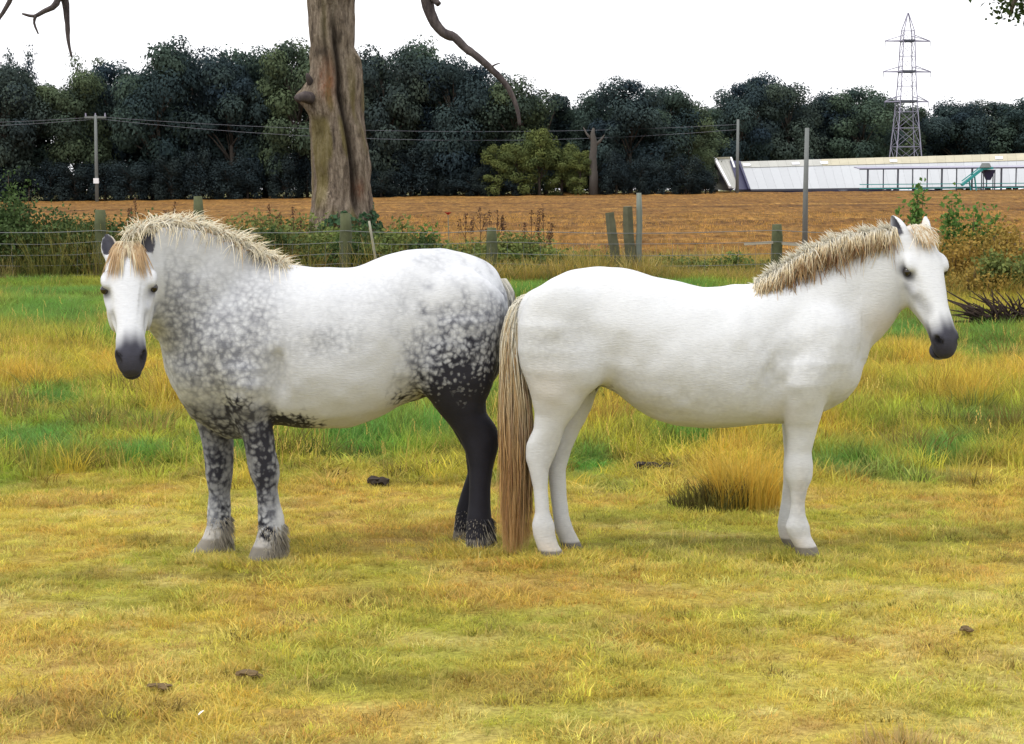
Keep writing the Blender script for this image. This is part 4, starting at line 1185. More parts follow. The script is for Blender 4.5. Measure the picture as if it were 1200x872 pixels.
def make_body(name, V, Q, origin, mat, parent, attrs):
    # slow swelling of muscle and fat under the skin
    n_ = np.cross(V[Q[:,2]]-V[Q[:,0]], V[Q[:,3]]-V[Q[:,1]]); N = np.zeros_like(V)
    for c_ in range(4):
        for j in range(3): N[:,j] += np.bincount(Q[:,c_], n_[:,j], len(V))
    N /= np.linalg.norm(N, axis=1)[:,None]+1e-9
    w_ = (value_noise(V[:,0], V[:,2]+V[:,1]*.6, .16, 51)-.5)*.016 + (value_noise(V[:,0], V[:,2]-V[:,1]*.5, .07, 52)-.5)*.007
    V = V + N*(w_*sstep(.45,.7,V[:,2])*(1-.7*np.clip(attrs['skin']*3+(np.abs(V[:,0])>1.75)*(V[:,2]>1.0),0,1)))[:,None]
    me = mesh_np(name, V-np.array(origin), Q, True)
    for k, v in attrs.items(): attr(me, k, v)
    return link(name, me, parent, mat)

def g2(px, py, cx, cy, rx, ry): return np.exp(-((px-cx)/rx)**2-((py-cy)/ry)**2)

def build_white_horse():
    d0, d1 = 9.76, 9.87                               # rump a touch nearer than the chest
    xa, xb = X_at(640, d0), X_at(940, d1)
    yc = lambda x: d0 + (d1-d0)*(np.asarray(x)-xa)/(xb-xa)
    def P(px, py, yl=0.0):                            # photo measure -> (x, z) on the horse's own sloping midplane
        y = d0 + (d1-d0)*(px-640)/300 + yl
        p = at(px, py, y); return p[0], p[2]
    H = .0085
    lo = (P(575, 300)[0], 9.10, -.03); hi = (P(1150, 300)[0], 10.45, 1.75)
    S = Field(lo, hi, H, yc)
    rows = [(605,360,396,.05),(609,352,415,.10),(616,344,432,.14),(628,336,444,.175),(645,326,452,.20),(670,315,455,.225),(703,310,452,.255),(725,312,463,.28),(745,318,478,.30),
            (780,329,496,.315),(820,335,502,.325),(860,334,500,.32),(890,332,496,.285),(920,330,494,.235),(950,334,489,.20),(980,346,478,.165),(1000,362,455,.15),(1013,385,425,.08)]
    S.loft_x([(P(a,b)[0], P(a,b)[1], P(a,c)[1], w_) for a,b,c,w_ in rows], k=.03)
    def leg(rows, ys, e=2.0, k=.026, sm=2):
        R = []
        for (py, x0, x1), (yl, ry) in zip(rows, ys):
            a = P(x0, py, yl); b = P(x1, py, yl); R.append((max((a[1]+b[1])/2, -.005), a[0], b[0], yl, ry))
        R.sort()
        S.loft_z(R, k, e, sm)
    # near hind
    leg([(350,622,690),(380,608,700),(410,606,703),(432,611,702),(450,618,694),(466,624,685),(485,627,672),(502,626,661),(521,617,655),(537,616,649),(551,620,643),(573,625,642),(600,627,644),(615,623,650),(628,625,651),(640,629,655),(650,633,662),(662,633,664)],
        [(-.09,.06),(-.13,.125),(-.145,.135),(-.15,.125),(-.15,.11),(-.145,.095),(-.135,.072),(-.13,.056),(-.125,.047),(-.12,.044),(-.12,.038),(-.115,.032),(-.115,.033),(-.115,.038),(-.115,.037),(-.115,.042),(-.115,.052),(-.115,.055)])
    # far hind
    leg([(400,620,700),(440,640,706),(460,650,700),(480,652,692),(502,648,679),(529,643,669),(551,642,663),(580,645,664),(605,648,667),(620,650,672),(632,655,678),(645,660,685),(656,660,687)],
        [(.12,.13),(.14,.12),(.145,.105),(.14,.08),(.13,.058),(.12,.046),(.115,.038),(.11,.032),(.11,.036),(.11,.038),(.11,.040),(.11,.050),(.11,.054)])
    # near fore
    leg([(390,945,985),(425,920,988),(450,914,976),(468,916,968),(485,918,963),(499,920,959),(513,921,955),(530,921,951),(546,918,953),(560,920,952),(574,926,946),(590,927,943),(604,925,944),(617,920,949),(628,924,950),(640,931,957),(654,934,962)],
        [(-.13,.05),(-.17,.105),(-.18,.105),(-.165,.092),(-.145,.078),(-.13,.066),(-.125,.057),(-.12,.048),(-.12,.051),(-.12,.048),(-.12,.034),(-.12,.028),(-.12,.033),(-.12,.042),(-.12,.038),(-.12,.048),(-.12,.055)])
    # far fore
    leg([(440,912,980),(475,914,960),(500,917,952),(530,919,947),(548,918,945),(565,918,942),(585,916,936),(602,913,934),(616,911,936),(628,913,941),(640,919,947),(652,922,951)],
        [(.15,.11),(.14,.09),(.13,.068),(.12,.050),(.12,.048),(.12,.044),(.12,.032),(.12,.035),(.12,.038),(.12,.038),(.12,.048),(.12,.054)])
    # muscle masses
    def bl(px, py, yl, r, k=.05, op='u'):
        a = P(px, py, yl); S.ball((a[0], yl, a[1]), r, k, op)
    for sgn in (-1, 1):
        bl(655, 372, .165*sgn, (.17,.10,.19), .08)      # rump
        bl(688, 425, .175*sgn, (.10,.085,.13), .07)     # stifle
        bl(965, 405, .155*sgn, (.16,.09,.19), .08)      # shoulder
        bl(980, 438, .10*sgn, (.10,.09,.12), .09)       # breast
        bl(728, 430, .325*sgn, (.035,.035,.12), .06, 's')   # flank hollow
        bl(906, 458, .275*sgn, (.030,.032,.15), .06, 's')   # behind the elbow
        bl(690, 345, .330*sgn, (.12,.04,.05), .06, 's')     # below the hip
        bl(1012, 352, .150*sgn, (.13,.03,.03), .05, 's')    # neck groove
    cr = [P(*p) for p in [(840,352),(880,338),(900,327),(922,311),(946,295),(980,281),(1015,274),(1045,269),(1072,266),(1092,272)]]
    th = [P(*p) for p in [(945,478),(980,466),(1000,445),(1011,425),(1018,408),(1032,396),(1046,379),(1056,362),(1066,345),(1078,325)]]
    a0, a1 = P(930, 385), P(1068, 303)
    L = math.hypot(a1[0]-a0[0], a1[1]-a0[1])
    S.neck(cr, th, a0, a1, [(-.34,.12),(-.15,.17),(.05,.175),(.25,.132),(.42,.096),(L,.072),(L+.05,.06)], [(-.34,0),(.3,0),(L,-.03),(L+.05,-.035)], k=.06)
    psi = math.radians(69)
    M = frame((math.cos(psi), -math.sin(psi)), math.radians(30))
    o = P(1079, 272, -.04); O = (o[0], -.045, o[1]); sc = 1.09
    # e_w points to the horse's one side: sign found by image x
    near = 1 if M[2][0] < 0 else -1
    EARS = [(near, (-1,-.05,.22*near), (0,.05,near), .135), (-near, (-1,.02,-.12*near), (0,.55,-.8*near), .125)]
    S.head(O, M, sc, EARS, ew=1.2)
    V, Q = S.mesh()
    org = (float(P(780, 500)[0]), float(yc(P(780,500)[0])), 0.0)
    root = empty('white_horse', org)
    tag(root, 'white pony with blond-brown tail and brushed-up mane, facing right', 'horse')
    # ---- coat attributes
    mid = V.copy(); mid[:, 1] = yc(V[:, 0])
    px, py = to_px(mid[:,0], mid[:,1], mid[:,2])
    loc = V - np.stack([np.full(len(V), O[0]), yc(V[:,0])+O[1], np.full(len(V), O[2])], 1)
    hd = (loc@M.T)/sc; u, v, ww = hd.T
    isH = sstep(1040, 1050, px)*sstep(420, 414, py)*(u > -.2)*(u < .65)*(np.abs(ww) < .16)
    skin = isH*np.maximum(sstep(.40,.525,u+.25*np.maximum(-v-.05,0)+.04*(value_noise(ww*1.0,v,.022,91)-.5)), .0)
    skin = np.maximum(skin, isH*np.minimum(1,1.25*g2(u, v, .180, -.056, .042, .024))*sstep(.06,.08,np.abs(ww)))
    skin = np.maximum(skin, isH*(.40*g2(u, v, .30, -.075, .08, .022)+.30*g2(u, v, .235, -.09, .03, .03)+.25*g2(u, v, .38, -.03, .05, .03))*sstep(.03,.05,np.abs(ww)))
    skin = np.maximum(skin, isH*.95*ear_mask(u, v, ww, EARS, 1.2))
    nost = isH*np.minimum(1, 1.6*g2(u, v, .545, -.034, .026, .018)*sstep(.030,.042,np.abs(ww)) + 1.2*g2(u, v, .575, -.112, .05, .010))
    hoof = sstep(.062,.050,V[:,2])
    dap = .20*g2(px,py,640,410,45,30) + .16*g2(px,py,800,470,70,25) + .30*g2(px,py,650,530,20,22) + .5*g2(px,py,936,575,9,26)+.2*g2(px,py,930,330+90,60,40) + .3*g2(px,py,990,470,20,20)
    dap = dap + .25*sstep(560,640,py) + .05 + .14*g2(px,py,660,390,55,40) + .14*g2(px,py,860,430,60,40) + .16*g2(px,py,750,440,50,40)+.10*g2(px,py,990,400,40,50)
    dap *= (1-isH*.6)
    dark = .55*g2(px,py,702,455,16,9)*(np.abs(V[:,1]-yc(V[:,0])) < .16)
    tan = .30*g2(px,py,934,575,9,25)+.25*g2(px,py,928,632,10,10)+.30*g2(px,py,642,640,12,12)+.30*g2(px,py,1030,380,25,25) + .25*g2(px,py,640,450,30,25) + .35*isH*sstep(.14,.02,u)*(np.abs(ww)<.06) + .25*sstep(600,640,py) + .15*g2(px,py,905,480,25,14)
    body = make_body('body', V, Q, org, coat_material('white_coat', (.60,.615,.63), (.29,.30,.315), (.025,.02,.02)), root,
              dict(dapple=np.clip(dap,0,1), dark=np.clip(dark,0,1), hoof=hoof, skin=np.clip(skin,0,1), nostril=nost, tan=np.clip(tan,0,1)))
    for sgn in (-1, 1):
        q = (np.array([.178,-.053,.0985*sgn])*sc)@M + np.array([O[0], 0, O[2]])
        q[1] += O[1] + float(yc(q[0]))
        eyeball(body, q-np.array(org), .0235)
    # ---- mane: short, standing up at the crest and falling to the near side
    org_ = np.array(org)
    crest = np.array([P(*p) for p in [(884,332),(905,320),(925,307),(948,292),(980,279),(1015,272),(1045,268),(1072,268)]])
    def crest_at(t):
        i = np.linspace(0, 1, len(crest)); return np.array([np.interp(t, i, crest[:,0]), np.interp(t, i, crest[:,1])])
    cream = np.array([.92,.80,.56]); white = np.array([.95,.92,.82]); brown = np.array([.24,.13,.07]); blond = np.array([.58,.40,.19])
    hm = Hair()
    for i in range(3000):
        t = .87*RNG.random()**.95; c = crest_at(t)
        x, z = c; y = yc(x) + RNG.normal(0,.016) - .045*sstep(.85,1,t)
        base = np.array([x, y, z-.012])
        lump = .5+.5*math.sin(t*47)+.4*math.sin(t*101)
        fade = min(1, .45+4*t)
        if RNG.random() < .22:                          # standing, cream
            d = np.array([RNG.normal(-.35,.32), RNG.normal(-.45,.40), 1.0]); d /= np.linalg.norm(d)
            Ln = RNG.uniform(.035,.085)*(.75+.3*lump)*fade
            pts = [base + d*Ln*s_ + np.array([-.02*s_*s_, -.02*s_*s_, -.012*s_*s_]) for s_ in np.linspace(0,1,5)]
            cols = [cream, white, white]
        else:
            q = RNG.random(); Ln = (.045+.135*q)*(.58+.48*lump)*fade*np.interp(t,[0,.5,1],[1,1.1,.95])
            kx = RNG.normal(-.16,.30)+.12*math.sin(t*60); rise = RNG.uniform(.0,.055)*(1.15-.6*q)
            wid_ = np.interp(t, [0,.3,1], [.16,.12,.095]); lay = .016*(1-q)
            pts = []
            for s_ in np.linspace(0, 1, 7):
                out = .030+lay+wid_*.62*math.sin(min(s_*(.6+.95*q), 1.25))
                zz = rise*math.sin(min(s_*3, math.pi/2))*(1-.8*s_) - Ln*1.08*max(s_-.12,0)
                pts.append(base + np.array([kx*Ln*s_, -out*min(1,s_*2.4), zz]))
            dk = q > .56 and RNG.random() < np.interp(t, [0,.12,.26,.72,.85,1], [.15,.45,.92,.92,.35,.1])
            if dk: cols = [white, white, cream, (brown*2 if RNG.random()<.6 else blond), (brown if RNG.random()<.55 else blond)*RNG.uniform(.9,1.5), blond*RNG.uniform(.5,1.0)]
            else: cols = [white, white, cream, cream*.9]
        hm.strand(np.array(pts)-org_, RNG.uniform(.0013,.0029), cols)
    hm.build('mane', root)
    # ---- forelock, brushed over the poll
    hf = Hair()
    for i in range(300):
        w0 = RNG.normal(0,.024); b0 = np.array([RNG.uniform(-.05,.02), .0, w0])
        Lf = RNG.uniform(.05,.12)
        side = RNG.normal(.0,.5)
        pts = []
        for s_ in np.linspace(0,1,6):
            pu = b0[0]+Lf*s_; pv = np.interp(pu, [-.05,0,.06,.12], [-.01,.012,.028,.03]) + .010*math.sin(s_*2.2)
            q = (np.array([pu, pv, w0+side*.05*s_])*sc)@M + np.array([O[0],0,O[2]])
            q[1] += O[1]+float(yc(q[0])); pts.append(q)
        c1 = [white, white, cream] if RNG.random() < .62 else [cream, blond*1.2, blond]
        hf.strand(np.array(pts)-org_, RNG.uniform(.0014,.0028), c1)
    hf.build('forelock', root)
    # ---- tail
    ht = Hair()
    dock = [P(*p) for p in [(622,341),(613,347),(606,362),(602,382),(599,410)]]
    for i in range(2600):
        r = RNG.random()
        i0 = RNG.random()**1.3
        di = np.array([np.interp(i0, np.linspace(0,1,5), [p[0] for p in dock]), np.interp(i0, np.linspace(0,1,5), [p[1] for p in dock])])
        lat = np.clip(RNG.normal(0,.45), -1, 1); dep = np.clip(RNG.normal(0,.45), -1, 1)
        endy = RNG.uniform(585,652) if RNG.random() < .6 else RNG.uniform(430,600)
        pts = []; cols = []
        sy0 = float(np.interp(i0, [0,.25,.5,.75,1], [341,347,362,382,410]))
        streak = RNG.random()
        for py_ in np.linspace(sy0, endy, 13):
            cx = np.interp(py_, [340,347,362,382,410,440,480,520,560,600,630,655], [622,613,606,601,600,602,604,605,605,604,603,602])
            hw = np.interp(py_, [340,347,362,382,410,440,480,520,560,600,630,655], [2,3,5,7,10,14,17,18,18,18,17,15])
            x, z = P(cx+lat*hw, py_)
            y = float(yc(x)) - .035*sstep(345,420,py_) + dep*hw/230*1.0 + .0*py_
            pts.append((x, y, z))
        wv = RNG.normal(0,.011,3)
        pts = np.array(pts); s_ = np.linspace(0,1,13)
        pts += np.sin(s_*RNG.uniform(4,9)+RNG.uniform(0,6))[:,None]*wv
        pts[0] = (di[0], float(yc(di[0])) + dep*.02, di[1]-.01)
        dk = brown*RNG.uniform(1.2,2.2) if streak < .27 else blond*RNG.uniform(1.0,1.45)
        if lat > .35: dk = dk*.7  # shade between tail and leg, painted into the right-hand strands
        cols = [white, white, cream, (cream*.6+dk*.4), (cream*.2+dk*.8), dk, dk*1.1, (dk*.4+blond*.9)]
        ht.strand(pts-org_, RNG.uniform(.0013,.0030), cols, .9)
    ht.build('tail', root)
    return root

def build_dapple_horse():
    d0, d1 = 9.78, 9.98                                # chest nearer than the rump
    xa, xb = X_at(300, d0), X_at(560, d1)
    yc = lambda x: d0 + (d1-d0)*(np.asarray(x)-xa)/(xb-xa)
    def P(px, py, yl=0.0):
        y = d0 + (d1-d0)*(px-300)/260 + yl
        p = at(px, py, y); return p[0], p[2]
    H = .0085
    lo = (P(95, 300)[0], 8.95, -.03); hi = (P(612, 300)[0], 10.55, 1.85)
    S = Field(lo, hi, H, yc)
    rows = [(199,402,436,.06),(206,388,452,.12),(216,372,466,.15),(235,350,480,.19),(265,326,490,.235),(300,313,494,.295),(325,312,497,.345),(354,314,501,.365),(383,315,502,.375),(412,313,498,.375),(449,301,485,.365),
            (478,294,470,.34),(506,292,462,.305),(541,296,460,.27),(566,303,455,.22),(582,314,447,.17),(590,327,430,.14),(595,344,405,.06)]
    S.loft_x([(P(a,b)[0], P(a,b)[1], P(a,c)[1], w_) for a,b,c,w_ in rows], k=.03)
    def leg(rows, ys, e=2.0, k=.026, sm=2):
        R = []
        for (py, x0, x1), (yl, ry) in zip(rows, ys):
            a = P(x0, py, yl); b = P(x1, py, yl); R.append((max((a[1]+b[1])/2, -.005), a[0], b[0], yl, ry))
        R.sort(); S.loft_z(R, k, e, sm)
    # near hind
    leg([(345,505,590),(375,496,588),(405,490,586),(430,488,583),(448,490,578),(460,496,573),(471,505,569),(485,515,570),(499,528,581),(513,539,586),(530,546,583),(548,550,578),(570,550,575),(592,549,575),(606,547,576),(620,547,577),(632,545,578),(642,547,578),(652,547,576)],
        [(-.12,.07),(-.165,.155),(-.18,.165),(-.185,.155),(-.185,.14),(-.18,.125),(-.17,.11),(-.16,.09),(-.155,.075),(-.15,.064),(-.145,.058),(-.14,.053),(-.14,.048),(-.14,.049),(-.14,.054),(-.14,.056),(-.14,.060),(-.14,.066),(-.14,.070)])
    # far hind
    leg([(410,498,580),(450,500,572),(475,508,566),(500,528,574),(528,545,574),(554,548,571),(575,541,565),(595,535,559),(612,533,559),(626,531,559),(640,528,558),(651,526,557)],
        [(.16,.15),(.17,.13),(.165,.10),(.15,.072),(.14,.060),(.135,.048),(.13,.044),(.13,.050),(.13,.056),(.13,.060),(.13,.066),(.13,.070)])
    # near fore
    leg([(398,270,312),(430,262,324),(450,266,321),(466,269,318),(480,271,318),(493,275,318),(511,284,321),(530,288,323),(545,290,327),(557,293,328),(572,300,325),(590,302,328),(606,302,333),(620,303,334),(634,299,333),(646,293,331),(660,289,330)],
        [(-.16,.07),(-.20,.13),(-.215,.13),(-.205,.115),(-.185,.102),(-.16,.088),(-.15,.076),(-.145,.066),(-.14,.063),(-.14,.060),(-.14,.048),(-.14,.045),(-.14,.052),(-.14,.058),(-.14,.060),(-.14,.066),(-.14,.072)])
    # far fore
    leg([(430,215,285),(460,220,275),(482,226,271),(500,232,271),(519,237,274),(540,240,274),(556,241,273),(577,245,270),(598,243,271),(614,243,270),(628,238,270),(640,230,269),(653,220,267)],
        [(.16,.14),(.165,.12),(.155,.10),(.15,.085),(.145,.070),(.14,.064),(.14,.060),(.14,.046),(.14,.050),(.14,.056),(.14,.060),(.14,.064),(.14,.070)])
    def bl(px, py, yl, r, k=.05, op='u'):
        a = P(px, py, yl); S.ball((a[0], yl, a[1]), r, k, op)
    for sgn in (-1, 1):
        bl(545, 365, .20*sgn, (.18,.12,.20), .08)
        bl(508, 425, .205*sgn, (.11,.10,.13), .07)
        bl(268, 410, .19*sgn, (.17,.11,.20), .08)
        bl(228, 440, .12*sgn, (.10,.11,.12), .09)
        bl(478, 425, .385*sgn, (.035,.035,.13), .06, 's')
        bl(326, 455, .345*sgn, (.032,.036,.16), .06, 's')
        bl(505, 340, .40*sgn, (.13,.045,.05), .06, 's')
    cr = [P(*p) for p in [(380,345),(350,318),(325,308),(300,297),(275,284),(250,273),(222,264),(195,262),(172,266),(155,276),(140,290)]]
    th = [P(*p) for p in [(225,490),(203,452),(196,420),(188,398),(178,384),(168,366),(158,348),(148,330)]]
    a0, a1 = P(285, 385), P(165, 312)
    L = math.hypot(a1[0]-a0[0], a1[1]-a0[1])
    S.neck(cr, th, a0, a1, [(-.36,.16),(-.15,.215),(.05,.22),(.25,.175),(.45,.135),(L-.04,.105),(L+.0,.09)], [(-.36,0),(.12,-.01),(.32,-.08),(L-.05,-.20),(L+.0,-.23)], k=.06)
    yh = -.35
    M = frame((.165, -1.0), math.radians(38), math.radians(-1.5))
    o = P(149, 291, yh); O = (o[0], yh, o[1]); sc = 1.10
    near = 1 if M[2][0] < 0 else -1
    EARS = [(1, (-1,.18,.16), (0,1,.25), .118), (-1, (-1,.18,-.16), (0,1,-.25), .118)]
    S.head(O, M, sc, EARS)
    V, Q = S.mesh()
    org = (float(P(420, 500)[0]), float(yc(P(420,500)[0])), 0.0)
    root = empty('dapple_grey_horse', org)
    tag(root, 'heavy dapple grey horse with black hindquarters, head turned to face the camera', 'horse')
    mid = V.copy(); mid[:, 1] = yc(V[:, 0])
    px, py = to_px(mid[:,0], mid[:,1], mid[:,2])
    loc = V - np.stack([np.full(len(V), O[0]), yc(V[:,0])+O[1], np.full(len(V), O[2])], 1)
    hd = (loc@M.T)/sc; u, v, ww = hd.T
    isH = ((u > -.25)*(u < .65)).astype(float)*sstep(.155,.135,np.abs(ww))*sstep(-.22,-.16,v)
    skin = isH*sstep(.40,.525,u+.2*np.maximum(-v-.06,0)+.04*(value_noise(ww*1.0,v,.022,91)-.5))
    skin = np.maximum(skin, isH*.8*np.minimum(1,1.25*g2(u, v, .180, -.056, .042, .024))*sstep(.06,.08,np.abs(ww)))
    skin = np.maximum(skin, isH*.35*g2(u, v, .33, -.06, .09, .016)*sstep(.03,.05,np.abs(ww)))
    skin = np.maximum(skin, isH*.97*ear_mask(u, v, ww, EARS))
    nost = isH*np.minimum(1, 1.6*g2(u, v, .545, -.034, .026, .018)*sstep(.030,.042,np.abs(ww)) + 1.2*g2(u, v, .575, -.112, .05, .010))
    hoof = sstep(.085,.070,V[:,2])*.85
    nz = value_noise(V[:,0]*1.0+V[:,1]*.7, V[:,2], .06, 3)-.5
    q = np.clip((px-458-.20*(430-py))/75, 0, 1)*np.clip((py-330)/140, 0, 1.3) + nz*.22
    dark = sstep(.05, 1.02, q)*sstep(452,500,px)
    dap = 1.0*sstep(-.08,.26,q)*sstep(440,500,px)
    hindleg = sstep(480,500,px)*sstep(455,475,py)
    dark = np.maximum(dark, hindleg*np.where(V[:,1]-yc(V[:,0])<.02, .45+.55*sstep(612,575,py), .33+.67*sstep(590,550,py)))
    dap += .88*g2(px,py,225,372,52,66) + .62*g2(px,py,308,362,36,50) + .86*g2(px,py,270,430,66,42) + .60*g2(px,py,395,395,36,20) + .22*g2(px,py,430,350,60,40) + .3*g2(px,py,205,330,30,35)
    dap *= (1-isH)
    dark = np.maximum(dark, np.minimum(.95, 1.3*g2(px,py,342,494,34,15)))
    dark = np.maximum(dark, .5*g2(px,py,478,462,20,10))
    fore = sstep(335,325,px)*sstep(455,475,py)
    dap = np.maximum(dap, fore*.95*sstep(632,608,py))
    dark = np.maximum(dark, fore*.22*sstep(460,480,py)*sstep(600,570,py))
    skin = np.maximum(skin, fore*.50*sstep(452,478,py)*sstep(606,578,py))
    skin = np.maximum(skin, .22*sstep(.15,.5,q)*sstep(470,510,px))
    fl_ = sstep(468,494,py)
    dark = np.maximum(dark, fore*fl_*np.clip(.80*g2(px,py,316,545,14,30) + .80*g2(px,py,250,552,14,28) + .62*g2(px,py,284,485,22,26)+.50*g2(px,py,310,515,18,20)+ .6*g2(px,py,317,618,12,12)+.55*g2(px,py,262,612,10,26)+.42*g2(px,py,308,590,14,26)+.45*g2(px,py,255,500,20,22),0,.85))
    dark = np.maximum(dark, (V[:,1]-yc(V[:,0]) < -.15)*np.clip(.62*g2(px,py,290,466,20,11)+.55*g2(px,py,276,478,8,14),0,.7))  # dark leg-top marking, also painted as shade to outline the near foreleg
    lowpale = sstep(605,630,py)*sstep(340,330,px)
    dap = np.clip(dap + .35*sstep(600,630,py),0,1)
    dark = dark + .35*sstep(480,500,px)*sstep(600,620,py)*sstep(650,620,py)
    tan = .5*isH*sstep(.20,.10,u)*sstep(.02,.05,np.abs(ww))*sstep(.08,.07,np.abs(ww)) + .3*lowpale
    body = make_body('body', V, Q, org, coat_material('dapple_grey_coat', (.575,.59,.61), (.155,.162,.185), (.0065,.0065,.010)), root,
              dict(dapple=np.clip(dap,0,1), dark=np.clip(dark,0,1), hoof=hoof, skin=np.clip(skin,0,1), nostril=nost, tan=np.clip(tan,0,1)))
    org_ = np.array(org)
    def HP(u_, v_, w_):
        q = (np.array([u_, v_, w_])*sc)@M + np.array([O[0],0,O[2]]); q[1] += O[1]+float(yc(q[0])); return q
    for sgn in (-1, 1): eyeball(body, HP(.178,-.053,.0985*sgn)-org_, .023)
    cream = np.array([.93,.84,.62]); white = np.array([.95,.92,.82]); brown = np.array([.28,.17,.09]); blond = np.array([.62,.45,.25])
    hm = Hair()
    crest = np.array([P(*p) for p in [(345,316),(325,308),(300,298),(275,285),(250,274),(222,265),(195,263),(172,268),(157,278)]])
    yo = np.array([0,0,0,-.01,-.02,-.07,-.13,-.19,-.23])
    for i in range(2600):
        t = RNG.random(); ii = np.linspace(0,1,len(crest))
        x = np.interp(t, ii, crest[:,0]); z = np.interp(t, ii, crest[:,1]); y = float(yc(x))+np.interp(t, ii, yo)+RNG.normal(0,.030)
        base = np.array([x, y, z-.012]); Ln = RNG.uniform(.07,.155)*np.interp(t,[0,.15,.4,.8,1],[.4,.75,1,1,.8])
        dirx = RNG.normal(.30,.28)+.35*math.sin(t*70); sd = RNG.normal(-.15,.65); stand = RNG.uniform(.75,1.15)
        pts = [base + np.array([dirx*Ln*s_, sd*Ln*s_*(.7+.6*s_), Ln*(stand*s_-.72*s_*s_*(.55+abs(sd)))]) for s_ in np.linspace(0,1,6)]
        cols = [white, white, cream*RNG.uniform(.9,1.1)] if RNG.random() < .9 else [cream, blond, blond]
        hm.strand(np.array(pts)-org_, RNG.uniform(.0013,.0029), cols)
    hm.build('mane', root)
    hf = Hair()
    for i in range(420):
        w0 = float(np.clip(RNG.normal(0,.026),-.045,.045)); Lf = RNG.uniform(.06,.235)*(.55 if abs(w0) < .012 else 1); spread = w0*.5 + RNG.normal(0,.010) + (.022 if w0 > 0 else -.022)*RNG.uniform(.2,1)
        pts = []
        for s_ in np.linspace(0,1,7):
            pu = -.05+Lf*s_; pv = np.interp(pu, [-.05,0,.06,.12,.2], [-.015,.004,.016,.022,.020]) + .006*math.sin(min(s_*3,3.14)) - max(abs(w0+spread*s_)-.05,0)*.6
            pts.append(HP(pu, pv, w0+spread*s_))
        c1 = ([white, cream, cream] if abs(w0) < .014 else [cream, blond*1.15, blond]) if RNG.random() < .72 else [cream, brown*1.6, blond]
        hf.strand(np.array(pts)-org_, RNG.uniform(.0018,.0032), c1)
    hf.build('forelock', root)
    # feather round the fetlocks
    hb = Hair()
    yl_ = V[:,1]-yc(V[:,0])
    cand = np.nonzero((V[:,2] > .05) & (V[:,2] < .19))[0]
    pick = RNG.choice(cand, 2000)
    for k_ in pick:
        p = V[k_]; fore_ = px[k_] < 400; near_ = yl_[k_] < 0
        leg_c = np.array([np.median(V[cand][((px[cand] < 400) == fore_) & ((yl_[cand] < 0) == near_) & (np.abs(V[cand][:,2]-p[2]) < .02)][:, a_]) for a_ in (0,1)])
        out = np.array([p[0]-leg_c[0], p[1]-leg_c[1], 0]); out /= np.linalg.norm(out)+1e-6
        back = max(0, out[0]); Ln = RNG.uniform(.025,.05)*(1+.9*back)*np.interp(p[2],[.05,.12,.19],[.8,1,.4])
        if p[2] > .11 and back < .3: Ln *= .5
        pts = [p + out*(.009*s_+.014*back*s_-.004) + np.array([.01*back*s_, 0, -Ln*s_]) for s_ in np.linspace(0,1,4)]
        pts = [np.array([q_[0], q_[1], max(q_[2], .008)]) for q_ in pts]
        pale = .96 if fore_ else ((.45 if near_ else .75) if p[2] < .14 else .25)
        c1 = np.array([.62,.57,.48])*RNG.uniform(.6,1.1) if RNG.random() < pale else np.array([.07,.07,.08])*RNG.uniform(.5,1.6)
        hb.strand(np.array(pts)-org_, RNG.uniform(.0016,.0030), [c1, c1, c1*1.1])
    hb.build('feather', root)
    # short docked tail, mostly behind the white horse's tail
    ht = Hair()
    for i in range(260):
        lat = RNG.normal(0,.35); pts = []
        for py_ in np.linspace(327, RNG.uniform(370,470), 8):
            cx = np.interp(py_, [327,340,360,400,470], [588,597,600,600,598]); x, z = P(cx+lat*6, py_)
            pts.append((x, float(yc(x))+.02+RNG.normal(0,.006)+lat*.03, z))
        g = white if RNG.random() < .5 else np.array([.10,.10,.11])
        ht.strand(np.array(pts)-org_, RNG.uniform(.0025,.0045), [white, g, g])
    ht.build('tail', root)
    return root

white_horse = build_white_horse()
dapple_horse = build_dapple_horse()
